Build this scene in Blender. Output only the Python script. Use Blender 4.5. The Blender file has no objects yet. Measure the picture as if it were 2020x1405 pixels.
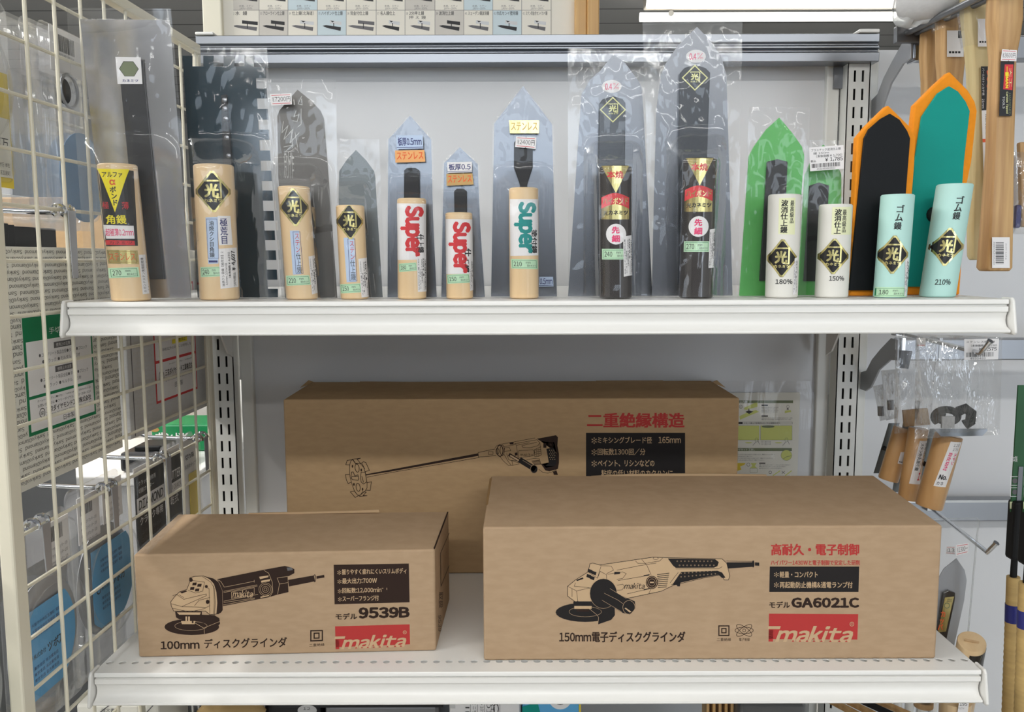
import bpy, bmesh, math, random
from mathutils import Vector, Matrix, noise
random.seed(7)
SC = bpy.context.scene
COL = SC.collection

# ------------------------------------------------------------------ camera
FPX, PITCH, ROLL, H = 1750.0, math.radians(6.3), math.radians(0.19), 1.34
EYE = Vector((0, 0, H))
cam = bpy.data.cameras.new('camera')
cam.sensor_fit = 'HORIZONTAL'; cam.sensor_width = 36.0; cam.lens = 36.0 * FPX / 2020.0
cam.clip_start = 0.05
cam_ob = bpy.data.objects.new('camera', cam); COL.objects.link(cam_ob)
cam_ob.matrix_world = Matrix.Translation(EYE) @ Matrix.Rotation(math.pi / 2 - PITCH, 4, 'X') @ Matrix.Rotation(-ROLL, 4, 'Z')
SC.camera = cam_ob

# ------------------------------------------------------------------ world, lights, exposure
SC.view_settings.view_transform = 'Standard'; SC.view_settings.look = 'None'
SC.view_settings.gamma = 1.0; SC.view_settings.use_curve_mapping = False
SC.view_settings.exposure = 0.12
SC.cycles.max_bounces = 10; SC.cycles.transparent_max_bounces = 24
SC.cycles.caustics_reflective = False; SC.cycles.caustics_refractive = False
SC.cycles.sample_clamp_indirect = 4.0
w = bpy.data.worlds.new('world'); SC.world = w; w.use_nodes = True
w.node_tree.nodes['Background'].inputs[0].default_value = (0.62, 0.72, 0.85, 1)
w.node_tree.nodes['Background'].inputs[1].default_value = 0.3

def area(name, loc, rot, sx, sy, power, col):
    l = bpy.data.lights.new(name, 'AREA'); l.shape = 'RECTANGLE'; l.size = sx; l.size_y = sy
    l.energy = power; l.color = col
    o = bpy.data.objects.new(name, l); COL.objects.link(o); o.location = loc; o.rotation_euler = rot
    return o
CEIL = 2.62
for nm, x, y, sx, sy, pw in (('aisle_lamp_light', 0.1, -0.95, 3.2, 0.16, 52), ('aisle_lamp_light', 0.1, -2.9, 3.2, 0.16, 52), ('rear_aisle_lamp_light', 0.6, 2.9, 3.0, 0.16, 30), ('side_aisle_lamp_light', -1.75, 0.9, 0.16, 2.4, 75)):
    area(nm, (x, y, CEIL - 0.22), (0, 0, 0), sx, sy, pw * 0.74, (1.0, 0.985, 0.955))
    area(nm, (x, y, CEIL - 0.20), (math.pi, 0, 0), sx, sy, pw * (0.3 if y < 0 else 1.6), (1.0, 0.985, 0.955))
area('shop_window_light', (-0.5, -4.38, 1.75), (math.radians(90), 0, 0), 2.6, 1.2, 46, (0.76, 0.87, 1.0))
area('low_fill_light', (2.35, -4.36, 1.1), (math.radians(90), 0, 0), 1.6, 2.0, 44, (0.80, 0.89, 1.0))  # added low cool fill that reaches in under the upper shelf

# ------------------------------------------------------------------ pixel rays -> points in the room
def ray(px, py):
    u = (px - 1010) / FPX; v = (py - 702.5) / FPX
    c, s = math.cos(ROLL), math.sin(ROLL)
    u, v = u * c - v * s, u * s + v * c
    return Vector((u, math.cos(PITCH) - v * math.sin(PITCH), -math.sin(PITCH) - v * math.cos(PITCH)))
def at(px, py, D):
    r = ray(px, py); return EYE + r * (D / r.y)
def atz(px, py, z):
    r = ray(px, py); return EYE + r * ((z - H) / r.z)
def onplane(px, py, p0, n):
    r = ray(px, py); return EYE + r * ((p0 - EYE).dot(n) / r.dot(n))

# ------------------------------------------------------------------ materials
def lin(c):
    return tuple(((x / 255) / 12.92 if x / 255 <= 0.04045 else ((x / 255 + 0.055) / 1.055) ** 2.4) for x in c) + (1,)
MATS = {}
def mat(name, rgb, rough=0.5, metal=0.0, spec=0.5, coat=0.0, var=0.0, scale=30.0, stretch=(1, 1, 1), bump=0.0, rgb2=None, emit=0.0, aniso=0.0):
    m = bpy.data.materials.new(name); m.use_nodes = True
    nt = m.node_tree; b = nt.nodes['Principled BSDF']
    b.inputs['Base Color'].default_value = lin(rgb); b.inputs['Roughness'].default_value = rough
    b.inputs['Metallic'].default_value = metal; b.inputs['Specular IOR Level'].default_value = spec
    b.inputs['Coat Weight'].default_value = coat; b.inputs['Coat Roughness'].default_value = 0.08
    if emit:
        b.inputs['Emission Color'].default_value = lin(rgb); b.inputs['Emission Strength'].default_value = emit
    if var or rgb2 or bump:
        tc = nt.nodes.new('ShaderNodeTexCoord'); mp = nt.nodes.new('ShaderNodeMapping')
        mp.inputs['Scale'].default_value = stretch
        nz = nt.nodes.new('ShaderNodeTexNoise'); nz.inputs['Scale'].default_value = scale; nz.inputs['Detail'].default_value = 6
        nt.links.new(tc.outputs['Object'], mp.inputs[0]); nt.links.new(mp.outputs[0], nz.inputs['Vector'])
        if var or rgb2:
            cr = nt.nodes.new('ShaderNodeValToRGB')
            a = lin(rgb); d = lin(rgb2) if rgb2 else tuple(x * (1 - var) for x in a[:3]) + (1,)
            cr.color_ramp.elements[0].position = 0.35; cr.color_ramp.elements[1].position = 0.65
            cr.color_ramp.elements[0].color = d; cr.color_ramp.elements[1].color = a
            nt.links.new(nz.outputs['Fac'], cr.inputs[0]); nt.links.new(cr.outputs[0], b.inputs['Base Color'])
        if bump:
            bp = nt.nodes.new('ShaderNodeBump'); bp.inputs['Strength'].default_value = bump; bp.inputs['Distance'].default_value = 0.002
            nt.links.new(nz.outputs['Fac'], bp.inputs['Height']); nt.links.new(bp.outputs[0], b.inputs['Normal'])
    MATS[name] = m
    return m
def film(name, haze=0.10, gloss=0.10, tint=(0.97, 0.98, 0.98), rough=0.06, bump=0.25, scale=22.0, fres=0.55):
    """thin clear plastic: mostly see-through, a little milky, with sharp wrinkled highlights"""
    m = bpy.data.materials.new(name); m.use_nodes = True; nt = m.node_tree; nt.nodes.clear()
    out = nt.nodes.new('ShaderNodeOutputMaterial')
    tr = nt.nodes.new('ShaderNodeBsdfTransparent'); tr.inputs[0].default_value = tint + (1,)
    df = nt.nodes.new('ShaderNodeBsdfDiffuse'); df.inputs[0].default_value = (0.85, 0.87, 0.88, 1)
    gl = nt.nodes.new('ShaderNodeBsdfGlossy'); gl.inputs['Roughness'].default_value = rough
    lw = nt.nodes.new('ShaderNodeLayerWeight'); lw.inputs['Blend'].default_value = 0.25
    ma = nt.nodes.new('ShaderNodeMath'); ma.operation = 'MULTIPLY_ADD'; ma.inputs[1].default_value = fres; ma.inputs[2].default_value = gloss
    nt.links.new(lw.outputs['Fresnel'], ma.inputs[0])
    m1 = nt.nodes.new('ShaderNodeMixShader'); m1.inputs[0].default_value = haze
    m2 = nt.nodes.new('ShaderNodeMixShader')
    nt.links.new(tr.outputs[0], m1.inputs[1]); nt.links.new(df.outputs[0], m1.inputs[2])
    nt.links.new(ma.outputs[0], m2.inputs[0]); nt.links.new(m1.outputs[0], m2.inputs[1]); nt.links.new(gl.outputs[0], m2.inputs[2])
    if bump:
        tc = nt.nodes.new('ShaderNodeTexCoord'); nz = nt.nodes.new('ShaderNodeTexNoise'); nz.inputs['Scale'].default_value = scale
        nz.inputs['Detail'].default_value = 3; nz.inputs['Distortion'].default_value = 1.2
        bp = nt.nodes.new('ShaderNodeBump'); bp.inputs['Strength'].default_value = bump; bp.inputs['Distance'].default_value = 0.01
        mp = nt.nodes.new('ShaderNodeMapping'); mp.inputs['Scale'].default_value = (1.5, 1.0, 0.45); mp.inputs['Rotation'].default_value = (0, 0.25, 0)
        nt.links.new(tc.outputs['Object'], mp.inputs[0]); nt.links.new(mp.outputs[0], nz.inputs['Vector']); nt.links.new(nz.outputs['Fac'], bp.inputs['Height'])
        nt.links.new(bp.outputs[0], gl.inputs['Normal'])
    nt.links.new(m2.outputs[0], out.inputs[0]); MATS[name] = m
    return m

mat('white_steel', (232, 231, 227), 0.35, spec=0.5)
mat('panel_white', (214, 215, 217), 0.3, spec=0.5)
mat('upright_white', (222, 222, 217), 0.4)
mat('cream_paint', (226, 220, 200), 0.4)
mat('aluminium', (138, 141, 146), 0.28, 1.0)
mat('chrome', (215, 217, 220), 0.08, 1.0)
mat('dull_steel', (150, 152, 156), 0.3, 1.0)
mat('zinc', (172, 174, 178), 0.45, 0.55)
mat('wood_tan', (208, 164, 112), 0.35, coat=0.4, rgb2=(198, 152, 100), scale=14, stretch=(6, 6, 0.6))
mat('grey_steel', (120, 122, 126), 0.35, 0.6)
mat('carton', (179, 153, 124), 0.85, spec=0.15, rgb2=(173, 147, 118), scale=60, stretch=(1, 1, 3))
mat('carton_back', (182, 153, 116), 0.85, spec=0.15, rgb2=(176, 147, 111), scale=60, stretch=(1, 1, 3))
mat('carton_edge', (194, 166, 132), 0.9, spec=0.1)
mat('brown_tape', (150, 118, 78), 0.35)
mat('print_black', (36, 33, 33), 0.7, spec=0.2)
mat('print_brown', (48, 34, 28), 0.7, spec=0.2)
mat('print_red', (178, 58, 56), 0.7, spec=0.2)
mat('wood_pale', (235, 207, 164), 0.35, coat=0.35, rgb2=(227, 195, 150), scale=14, stretch=(6, 6, 0.6))
mat('wood_end', (214, 180, 138), 0.7, rgb2=(196, 160, 116), scale=60)
mat('oak', (206, 168, 116), 0.5, rgb2=(172, 132, 84), scale=12, stretch=(9, 9, 0.5))
mat('ash', (214, 198, 150), 0.5, rgb2=(198, 178, 128), scale=10, stretch=(8, 8, 0.5))
mat('dark_handle', (42, 36, 33), 0.12, coat=0.6)
mat('white_handle', (226, 224, 216), 0.55)
mat('mint_handle', (184, 224, 216), 0.6)
mat('steel_mirror', (205, 203, 203), 0.14, 0.95)
mat('steel_satin', (112, 116, 116), 0.36, 0.9)
mat('steel_warm', (106, 103, 99), 0.4, 0.85)
mat('steel_blue', (124, 127, 132), 0.24, 0.92)
mat('engraved', (182, 181, 176), 0.5, 0.6)
mat('teal_lacquer', (14, 44, 56), 0.1, coat=0.5)
mat('black_metal', (30, 31, 34), 0.42, spec=0.35)
mat('blue_black', (42, 50, 60), 0.25, coat=0.3)
mat('green_plastic', (84, 178, 84), 0.3, spec=0.5)
mat('orange_foam', (240, 148, 36), 0.8, spec=0.2, var=0.05, scale=200)
mat('black_plate', (20, 23, 26), 0.6, spec=0.2)
mat('teal_plate', (14, 146, 134), 0.7, spec=0.25)
mat('rubber_black', (20, 21, 22), 0.6, spec=0.25)
mat('gold_foil', (196, 178, 110), 0.25, 0.9, rgb2=(240, 228, 160), scale=9, stretch=(16, 1, 1))
mat('gold_pale', (224, 224, 160), 0.5)
mat('label_black', (30, 28, 27), 0.3)
mat('label_white', (236, 234, 234), 0.5)
mat('label_green', (190, 226, 190), 0.5)
mat('label_yellow', (244, 226, 20), 0.4)
mat('label_blue', (188, 206, 232), 0.45)
mat('label_cream', (230, 232, 190), 0.45)
mat('label_orange', (222, 160, 96), 0.35, 0.2)
mat('label_bronze', (176, 140, 84), 0.3, 0.4)
mat('ink_black', (28, 28, 30), 0.6)
mat('ink_grey', (96, 94, 96), 0.6)
mat('ink_dark', (62, 60, 58), 0.6)
mat('ink_navy', (44, 48, 110), 0.6)
mat('ink_red', (206, 44, 50), 0.5)
mat('ink_pink', (226, 56, 112), 0.5)
mat('ink_teal', (0, 138, 134), 0.5)
mat('ink_orange', (226, 90, 36), 0.5)
mat('ink_green', (0, 122, 76), 0.5)
mat('ink_yellow', (238, 222, 40), 0.5)
mat('card_white', (226, 224, 214), 0.6)
mat('card_grey', (206, 206, 206), 0.6, var=0.06, scale=120, stretch=(1, 1, 4))
mat('paper_cream', (226, 220, 206), 0.5)
mat('paper_grey', (200, 194, 184), 0.5)
mat('paper_blue', (196, 210, 214), 0.5)
mat('olive', (112, 122, 90), 0.6)
mat('pale_lime', (206, 212, 120), 0.6)
mat('blue_card', (86, 170, 222), 0.35)
mat('blue_muted', (126, 160, 196), 0.4)
mat('yellow_card', (226, 200, 60), 0.4)
mat('green_box', (10, 120, 68), 0.4)
mat('green_dark', (22, 84, 40), 0.4)
mat('cobalt', (34, 38, 112), 0.4)
mat('cloth_tan', (190, 160, 110), 0.9)
mat('broom_straw', (192, 162, 104), 0.7, var=0.15, scale=30, stretch=(1, 1, 6))
mat('tube', (255, 252, 244), 0.5, emit=2.6)
mat('pine', (206, 164, 104), 0.45, rgb2=(190, 146, 88), scale=12, stretch=(12, 12, 0.4))
film('bag_film', haze=0.035, gloss=0.025, bump=0.09, scale=18, fres=0.26, tint=(0.99, 0.99, 0.99))
film('thin_bag_film', haze=0.012, gloss=0.015, bump=0.12, scale=18, fres=0.24, tint=(0.99, 0.99, 0.99))
film('blister_film', haze=0.05, gloss=0.03, bump=0.06, scale=14, rough=0.04, fres=0.22, tint=(0.99, 0.99, 0.99))
film('crinkle_film', haze=0.06, gloss=0.10, bump=0.6, scale=30, fres=0.5, tint=(0.98, 0.98, 0.98), rough=0.05)
film('acrylic', haze=0.10, gloss=0.04, bump=0)
film('milky_bag', haze=0.62, gloss=0.05, bump=0.6, scale=12, rough=0.2)

# ------------------------------------------------------------------ mesh helpers
class MB:
    def __init__(s): s.v = []; s.f = []; s.m = []
    def add(s, vs, fs, mi=0):
        k = len(s.v); s.v += [Vector(x) for x in vs]
        for f in fs: s.f.append([k + i for i in f]); s.m.append(mi)
        return s
    def hexa(s, p, mi=0):      # 8 points: bottom 4 ccw, top 4
        return s.add(p, [(3, 2, 1, 0), (4, 5, 6, 7), (0, 1, 5, 4), (1, 2, 6, 5), (2, 3, 7, 6), (3, 0, 4, 7)], mi)
    def box(s, a, b, mi=0):
        x0, y0, z0 = a; x1, y1, z1 = b
        return s.hexa([(x0, y0, z0), (x1, y0, z0), (x1, y1, z0), (x0, y1, z0), (x0, y0, z1), (x1, y0, z1), (x1, y1, z1), (x0, y1, z1)], mi)
    def prism(s, pts, ext, mi=0, mi_side=None):
        n = len(pts); a = [Vector(p) for p in pts]; b = [p + Vector(ext) for p in a]
        s.add(a, [tuple(range(n))], mi); s.add(b, [tuple(range(n - 1, -1, -1))], mi)
        s.add(a + b, [(i, (i + 1) % n, n + (i + 1) % n, n + i) for i in range(n)], mi if mi_side is None else mi_side)
        return s
    def tube(s, path, r, n=10, mi=0, cap=True):
        path = [Vector(p) for p in path]; rs = r if isinstance(r, (list, tuple)) else [r] * len(path)
        rings = []; up = None
        for i, p in enumerate(path):
            t = (path[min(i + 1, len(path) - 1)] - path[max(i - 1, 0)]).normalized()
            if up is None: up = t.orthogonal().normalized()
            u = (up - t * up.dot(t)); u = u.normalized() if u.length > 1e-6 else t.orthogonal().normalized(); up = u
            v = t.cross(u)
            rings.append([p + (u * math.cos(a) + v * math.sin(a)) * rs[i] for a in [2 * math.pi * k / n for k in range(n)]])
        vs = [q for R in rings for q in R]; fs = []
        for i in range(len(path) - 1):
            for k in range(n): fs.append((i * n + k, i * n + (k + 1) % n, (i + 1) * n + (k + 1) % n, (i + 1) * n + k))
        if cap: fs.append(tuple(range(n - 1, -1, -1))); fs.append(tuple((len(path) - 1) * n + k for k in range(n)))
        return s.add(vs, fs, mi)
    def grid(s, nx, ny, fn, mi=0):
        vs = [fn(i / nx, j / ny) for j in range(ny + 1) for i in range(nx + 1)]
        fs = [(j * (nx + 1) + i, j * (nx + 1) + i + 1, (j + 1) * (nx + 1) + i + 1, (j + 1) * (nx + 1) + i) for j in range(ny) for i in range(nx)]
        return s.add(vs, fs, mi)
    def build(s, name, mats, parent=None, smooth=False, bevel=0.0, seg=2, recalc=True):
        me = bpy.data.meshes.new(name)
        off = Vector(parent['_at']) if parent is not None else Vector((0, 0, 0))
        me.from_pydata([tuple(v - off) for v in s.v], [], s.f)
        for m in (mats if isinstance(mats, (list, tuple)) else [mats]): me.materials.append(MATS[m])
        me.polygons.foreach_set('material_index', s.m)
        if recalc:
            bm = bmesh.new(); bm.from_mesh(me); bmesh.ops.remove_doubles(bm, verts=bm.verts, dist=1e-6)
            bmesh.ops.recalc_face_normals(bm, faces=bm.faces); bm.to_mesh(me); bm.free()
        if smooth:
            me.polygons.foreach_set('use_smooth', [True] * len(me.polygons))
            me.set_sharp_from_angle(angle=math.radians(40))
        me.update()
        o = bpy.data.objects.new(name, me); COL.objects.link(o)
        if parent is not None: o.parent = parent
        o['_at'] = list(off)
        if bevel:
            b = o.modifiers.new('bevel', 'BEVEL'); b.width = bevel; b.segments = seg; b.limit_method = 'ANGLE'; b.angle_limit = math.radians(50)
        return o
def tag(o, label, cat, group=None):
    o['label'] = label; o['category'] = cat
    if group: o['group'] = group
    return o
def thing(name, label, cat, loc, group=None):
    o = bpy.data.objects.new(name, None); COL.objects.link(o); o.location = loc; o['_at'] = list(loc)
    o.empty_display_size = 0.02
    return tag(o, label, cat, group)
def struct(o): o['kind'] = 'structure'; return o

# ------------------------------------------------------------------ flat artwork (labels, prints); x right, y down
_G = {}
def glyph1(ch):
    """outline of one character; ASCII is set in the wide forms so that it matches the kanji"""
    if ch not in _G:
        c = bpy.data.curves.new('lettering', 'FONT'); c.resolution_u = 2; c.fill_mode = 'FRONT'
        c.body = chr(ord(ch) + 0xFEE0) if 0x21 <= ord(ch) <= 0x7e else ch
        o = bpy.data.objects.new('lettering', c); COL.objects.link(o)
        bpy.context.view_layer.update()
        me = bpy.data.meshes.new_from_object(o.evaluated_get(bpy.context.evaluated_depsgraph_get()))
        _G[ch] = ([(v.co.x, -v.co.y) for v in me.vertices], [tuple(p.vertices) for p in me.polygons])
        bpy.data.objects.remove(o); bpy.data.curves.remove(c); bpy.data.meshes.remove(me)
    return _G[ch]
def glyphs(sx, bold=0.0):
    V = []; F = []; Z = []; x = 0.0
    for ch in sx:
        if ch in ' \u3000': x += 0.32 if ch == ' ' else 1.0; continue
        vs, fs = glyph1(ch)
        if not vs: continue
        if ord(ch) < 0x7f:
            a = min(v[0] for v in vs); b = max(v[0] for v in vs); d = x - a + 0.04; adv = b - a + 0.10
        else: d = x; adv = 1.0
        for n, (ox, oy) in enumerate([(0, 0)] if not bold else [(-bold, -bold * .6), (bold, -bold * .6), (bold, bold * .6), (-bold, bold * .6)] + ([(0, 0), (-bold, 0), (bold, 0), (0, -bold), (0, bold)] if bold > 0.035 else [])):
            k = len(V); V += [(p[0] + d + ox, p[1] + oy) for p in vs]; F += [tuple(k + i for i in f) for f in fs]; Z += [n * 0.06] * len(vs)
        x += adv
    return V, F, Z
class Art:
    def __init__(s): s.items = []; s.mats = []
    def mi(s, m):
        if m not in s.mats: s.mats.append(m)
        return s.mats.index(m)
    def add(s, L, m, vs, fs, z=None): s.items.append([L, s.mi(m), list(vs), list(fs), z]); return s
    def poly(s, pts, m, L=0):
        return s.add(L, m, pts, [tuple(range(len(pts)))])
    def rect(s, x0, y0, x1, y1, m, L=0): return s.add(L, m, [(x0, y0), (x1, y0), (x1, y1), (x0, y1)], [(0, 1, 2, 3)])
    def frame(s, x0, y0, x1, y1, w, m, L=1):
        return s.rect(x0, y0, x1, y0 + w, m, L).rect(x0, y1 - w, x1, y1, m, L).rect(x0, y0 + w, x0 + w, y1 - w, m, L).rect(x1 - w, y0 + w, x1, y1 - w, m, L)
    def line(s, pts, w, m, L=1, closed=False):
        pts = list(pts) + ([pts[0]] if closed else [])
        for (ax, ay), (bx, by) in zip(pts, pts[1:]):
            d = math.hypot(bx - ax, by - ay) or 1e-9; ux, uy = (bx - ax) / d * w / 2, (by - ay) / d * w / 2
            s.add(L + 0.05 * (len(s.items) % 6), m, [(ax - ux - uy, ay - uy + ux), (bx + ux - uy, by + uy + ux), (bx + ux + uy, by + uy - ux), (ax - ux + uy, ay - uy - ux)], [(0, 1, 2, 3)])
        return s
    def ell(s, cx, cy, rx, ry, m, L=0, n=24, rot=0.0):
        c, q = math.cos(rot), math.sin(rot); P = []
        for k in range(n):
            a = 2 * math.pi * k / n; x, y = rx * math.cos(a), ry * math.sin(a); P.append((cx + x * c - y * q, cy + x * q + y * c))
        return s.add(L, m, P, [tuple(range(n))])
    def ring(s, cx, cy, rx, ry, w, m, L=1, n=24, rot=0.0):
        c, q = math.cos(rot), math.sin(rot)
        P = []
        for k in range(n):
            a = 2 * math.pi * k / n; x, y = rx * math.cos(a), ry * math.sin(a); P.append((cx + x * c - y * q, cy + x * q + y * c))
        return s.line(P, w, m, L, True)
    def txt(s, t, x0, y0, x1, y1, m, L=1, rot=0, bold=0.0, sk=0.0):
        vs, fs, zz = glyphs(t, bold)
        if not vs: return s
        vs = [(x - sk * y, y) for x, y in vs]
        if rot == 90: vs = [(-y, x) for x, y in vs]
        elif rot == -90: vs = [(y, -x) for x, y in vs]
        elif rot == 180: vs = [(-x, -y) for x, y in vs]
        X = [v[0] for v in vs]; Y = [v[1] for v in vs]
        a, b, c, d = min(X), max(X), min(Y), max(Y)
        fx = (x1 - x0) / max(b - a, 1e-6); fy = (y1 - y0) / max(d - c, 1e-6)
        return s.add(L, m, [(x0 + (x - a) * fx, y0 + (y - c) * fy) for x, y in vs], fs, zz)
    def vtxt(s, t, cx, y0, y1, w, m, L=1, bold=0.0, slant=0.0):
        h = (y1 - y0) / len(t)
        for i, ch in enumerate(t):
            if ch == ' ': continue
            vs, fs, zz = glyphs(ch, bold)
            s.add(L, m, [(cx + slant * (i + .5) * h + (x - 0.5) * w, y0 + (i + 0.5) * h + (y + 0.38) * h * 1.02) for x, y in vs], fs, zz)
        return s
    def sub(s, o, q, W, Ht, dL=0):
        """another Art drawn in W x Ht laid into the quad tl, tr, br, bl"""
        for L, k, vs, fs, z in o.items:
            out = []
            for x, y in vs:
                a, b = x / W, y / Ht
                out.append(tuple((q[0][i] * (1 - a) + q[1][i] * a) * (1 - b) + (q[3][i] * (1 - a) + q[2][i] * a) * b for i in (0, 1)))
            s.add(L + dL, o.mats[k], out, fs, z)
        return s
    def build(s, name, parent, mp, cuts=None, step=0.00006, label=None):
        bm = bmesh.new()
        for L, k, vs, fs, z in s.items:
            V = [bm.verts.new((x, y, L + (z[i] if z else 0))) for i, (x, y) in enumerate(vs)]
            for f in fs:
                try: fc = bm.faces.new([V[i] for i in f]); fc.material_index = k
                except ValueError: pass
        bmesh.ops.triangulate(bm, faces=[f for f in bm.faces if len(f.verts) > 4])
        for x in cuts or []:
            bmesh.ops.bisect_plane(bm, geom=bm.verts[:] + bm.edges[:] + bm.faces[:], plane_co=(x, 0, 0), plane_no=(1, 0, 0), dist=1e-7)
        off = Vector(parent['_at'])
        for v in bm.verts: v.co = mp(v.co.x, v.co.y, 0.00008 + step * v.co.z) - off
        bmesh.ops.triangulate(bm, faces=[f for f in bm.faces if len(f.verts) > 4])
        me = bpy.data.meshes.new(name); bm.to_mesh(me); bm.free()
        for m in s.mats: me.materials.append(MATS[m])
        # face the reader: flip if the artwork came out backwards
        n = Vector((0, 0, 0))
        o = bpy.data.objects.new(name, me); COL.objects.link(o); o.parent = parent; o['_at'] = list(off)
        if label: o['label'] = label
        return o
def flat_map(D):
    return lambda x, y, o: at(x, y, D - o)
def plane_map(p0, n):
    return lambda x, y, o: onplane(x, y, p0 + n * o, n)
def Zm(sc, ox, oy):
    return lambda pts: [(ox + x / sc, oy + y / sc) for x, y in pts]

# ================================================================== the room
def slab(name, a, b, m):
    return struct(MB().box(a, b).build(name, m))
mat('floor_vinyl', (186, 184, 178), 0.4, var=0.08, scale=6)
mat('wall_paint', (206, 205, 202), 0.8)
m = mat('ceiling_board', (78, 79, 80), 0.8)
nt = m.node_tree; tc = nt.nodes.new('ShaderNodeTexCoord'); sp = nt.nodes.new('ShaderNodeSeparateXYZ')
md = nt.nodes.new('ShaderNodeMath'); md.operation = 'PINGPONG'; md.inputs[1].default_value = 0.14
gt = nt.nodes.new('ShaderNodeMath'); gt.operation = 'LESS_THAN'; gt.inputs[1].default_value = 0.008
mx = nt.nodes.new('ShaderNodeMix'); mx.data_type = 'RGBA'; mx.inputs['A'].default_value = lin((178, 179, 180)); mx.inputs['B'].default_value = lin((110, 110, 111))
nt.links.new(tc.outputs['Object'], sp.inputs[0]); nt.links.new(sp.outputs['Y'], md.inputs[0]); nt.links.new(md.outputs[0], gt.inputs[0])
nt.links.new(gt.outputs[0], mx.inputs['Factor']); nt.links.new(mx.outputs['Result'], nt.nodes['Principled BSDF'].inputs['Base Color'])
slab('floor', (-3.4, -4.5, -0.1), (3.4, 8.6, 0), 'floor_vinyl')
slab('ceiling', (-3.4, -4.5, CEIL), (3.4, 8.6, CEIL + 0.1), 'ceiling_board')
slab('wall_left', (-3.5, -4.5, 0), (-3.4, 8.6, CEIL), 'wall_paint')
df = MB()
for x in (1.50, 2.32, 3.14): df.box((x, -4.47, 0), (x + 0.06, -4.43, 2.15))
df.box((1.50, -4.47, 2.10), (3.20, -4.43, 2.16)).box((1.50, -4.47, 0), (3.20, -4.43, 0.08))
struct(df.build('fill_door_1', 'aluminium'))  # unseen frame made up to go round the added low fill
slab('wall_right', (3.4, -4.5, 0), (3.5, 8.6, CEIL), 'wall_paint')
mat('blocker_grey', (112, 114, 120), 0.7, rgb2=(64, 66, 72), scale=3, stretch=(2, 1, 0.6))
slab('reflection_blocker', (-2.6, -2.1, 0), (1.25, -1.75, 1.62), 'blocker_grey')  # unseen block added to darken what the lower blades reflect
slab('wall_back', (-3.5, 8.6, 0), (3.5, 8.7, CEIL), 'wall_paint')
wm = MB()
wm.box((-3.5, -4.5, 0), (-1.9, -4.4, CEIL)).box((0.9, -4.5, 0), (1.5, -4.4, CEIL)).box((3.2, -4.5, 0), (3.5, -4.4, CEIL)).box((1.5, -4.5, 2.16), (3.2, -4.4, CEIL)).box((-1.9, -4.5, 0), (0.9, -4.4, 0.45)).box((-1.9, -4.5, 2.25), (0.9, -4.4, CEIL))
struct(wm.build('wall_front', 'wall_paint'))
wf = MB()
for x in (-1.9, -0.97, -0.03, 0.86): wf.box((x, -4.47, 0.45), (x + 0.04, -4.43, 2.25))
wf.box((-1.9, -4.47, 0.45), (0.9, -4.43, 0.49)).box((-1.9, -4.47, 2.21), (0.9, -4.43, 2.25))
struct(wf.build('window_1', 'aluminium'))

# fluorescent fitting far over the next aisle
c0 = atz(1262, 34, CEIL - 0.09)
ft = thing('ceiling_light', 'twin tube fluorescent fitting glowing under the dark ceiling', 'ceiling light', (c0.x + 0.75, c0.y, CEIL))
MB().box((c0.x + 0.02, c0.y - 0.26, CEIL - 0.05), (c0.x + 1.48, c0.y + 0.03, CEIL)).build('housing', 'paper_grey', ft, bevel=0.006)
for dy, dz in ((0, 0), (-0.235, 0.0)):
    tb = MB().tube([(c0.x, c0.y + dy, CEIL - 0.09 + dz), (c0.x + 1.5, c0.y + dy, CEIL - 0.09 + dz)], 0.022, 12)
    tb.build('tube', 'tube', ft, smooth=True)
k0 = at(1324, 26, c0.y - 0.03)
MB().tube([k0 + Vector((0, 0.05, 0)), k0], [0.012, 0.014], 12).build('socket', 'white_steel', ft, smooth=True)

# ================================================================== shelving
def R(z): return z + H
ZU, ZL = -0.0400, -0.4124                      # shelf tops below eye level
BACK = 1.30
SX0, SX1 = -0.421, 0.4705

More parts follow.
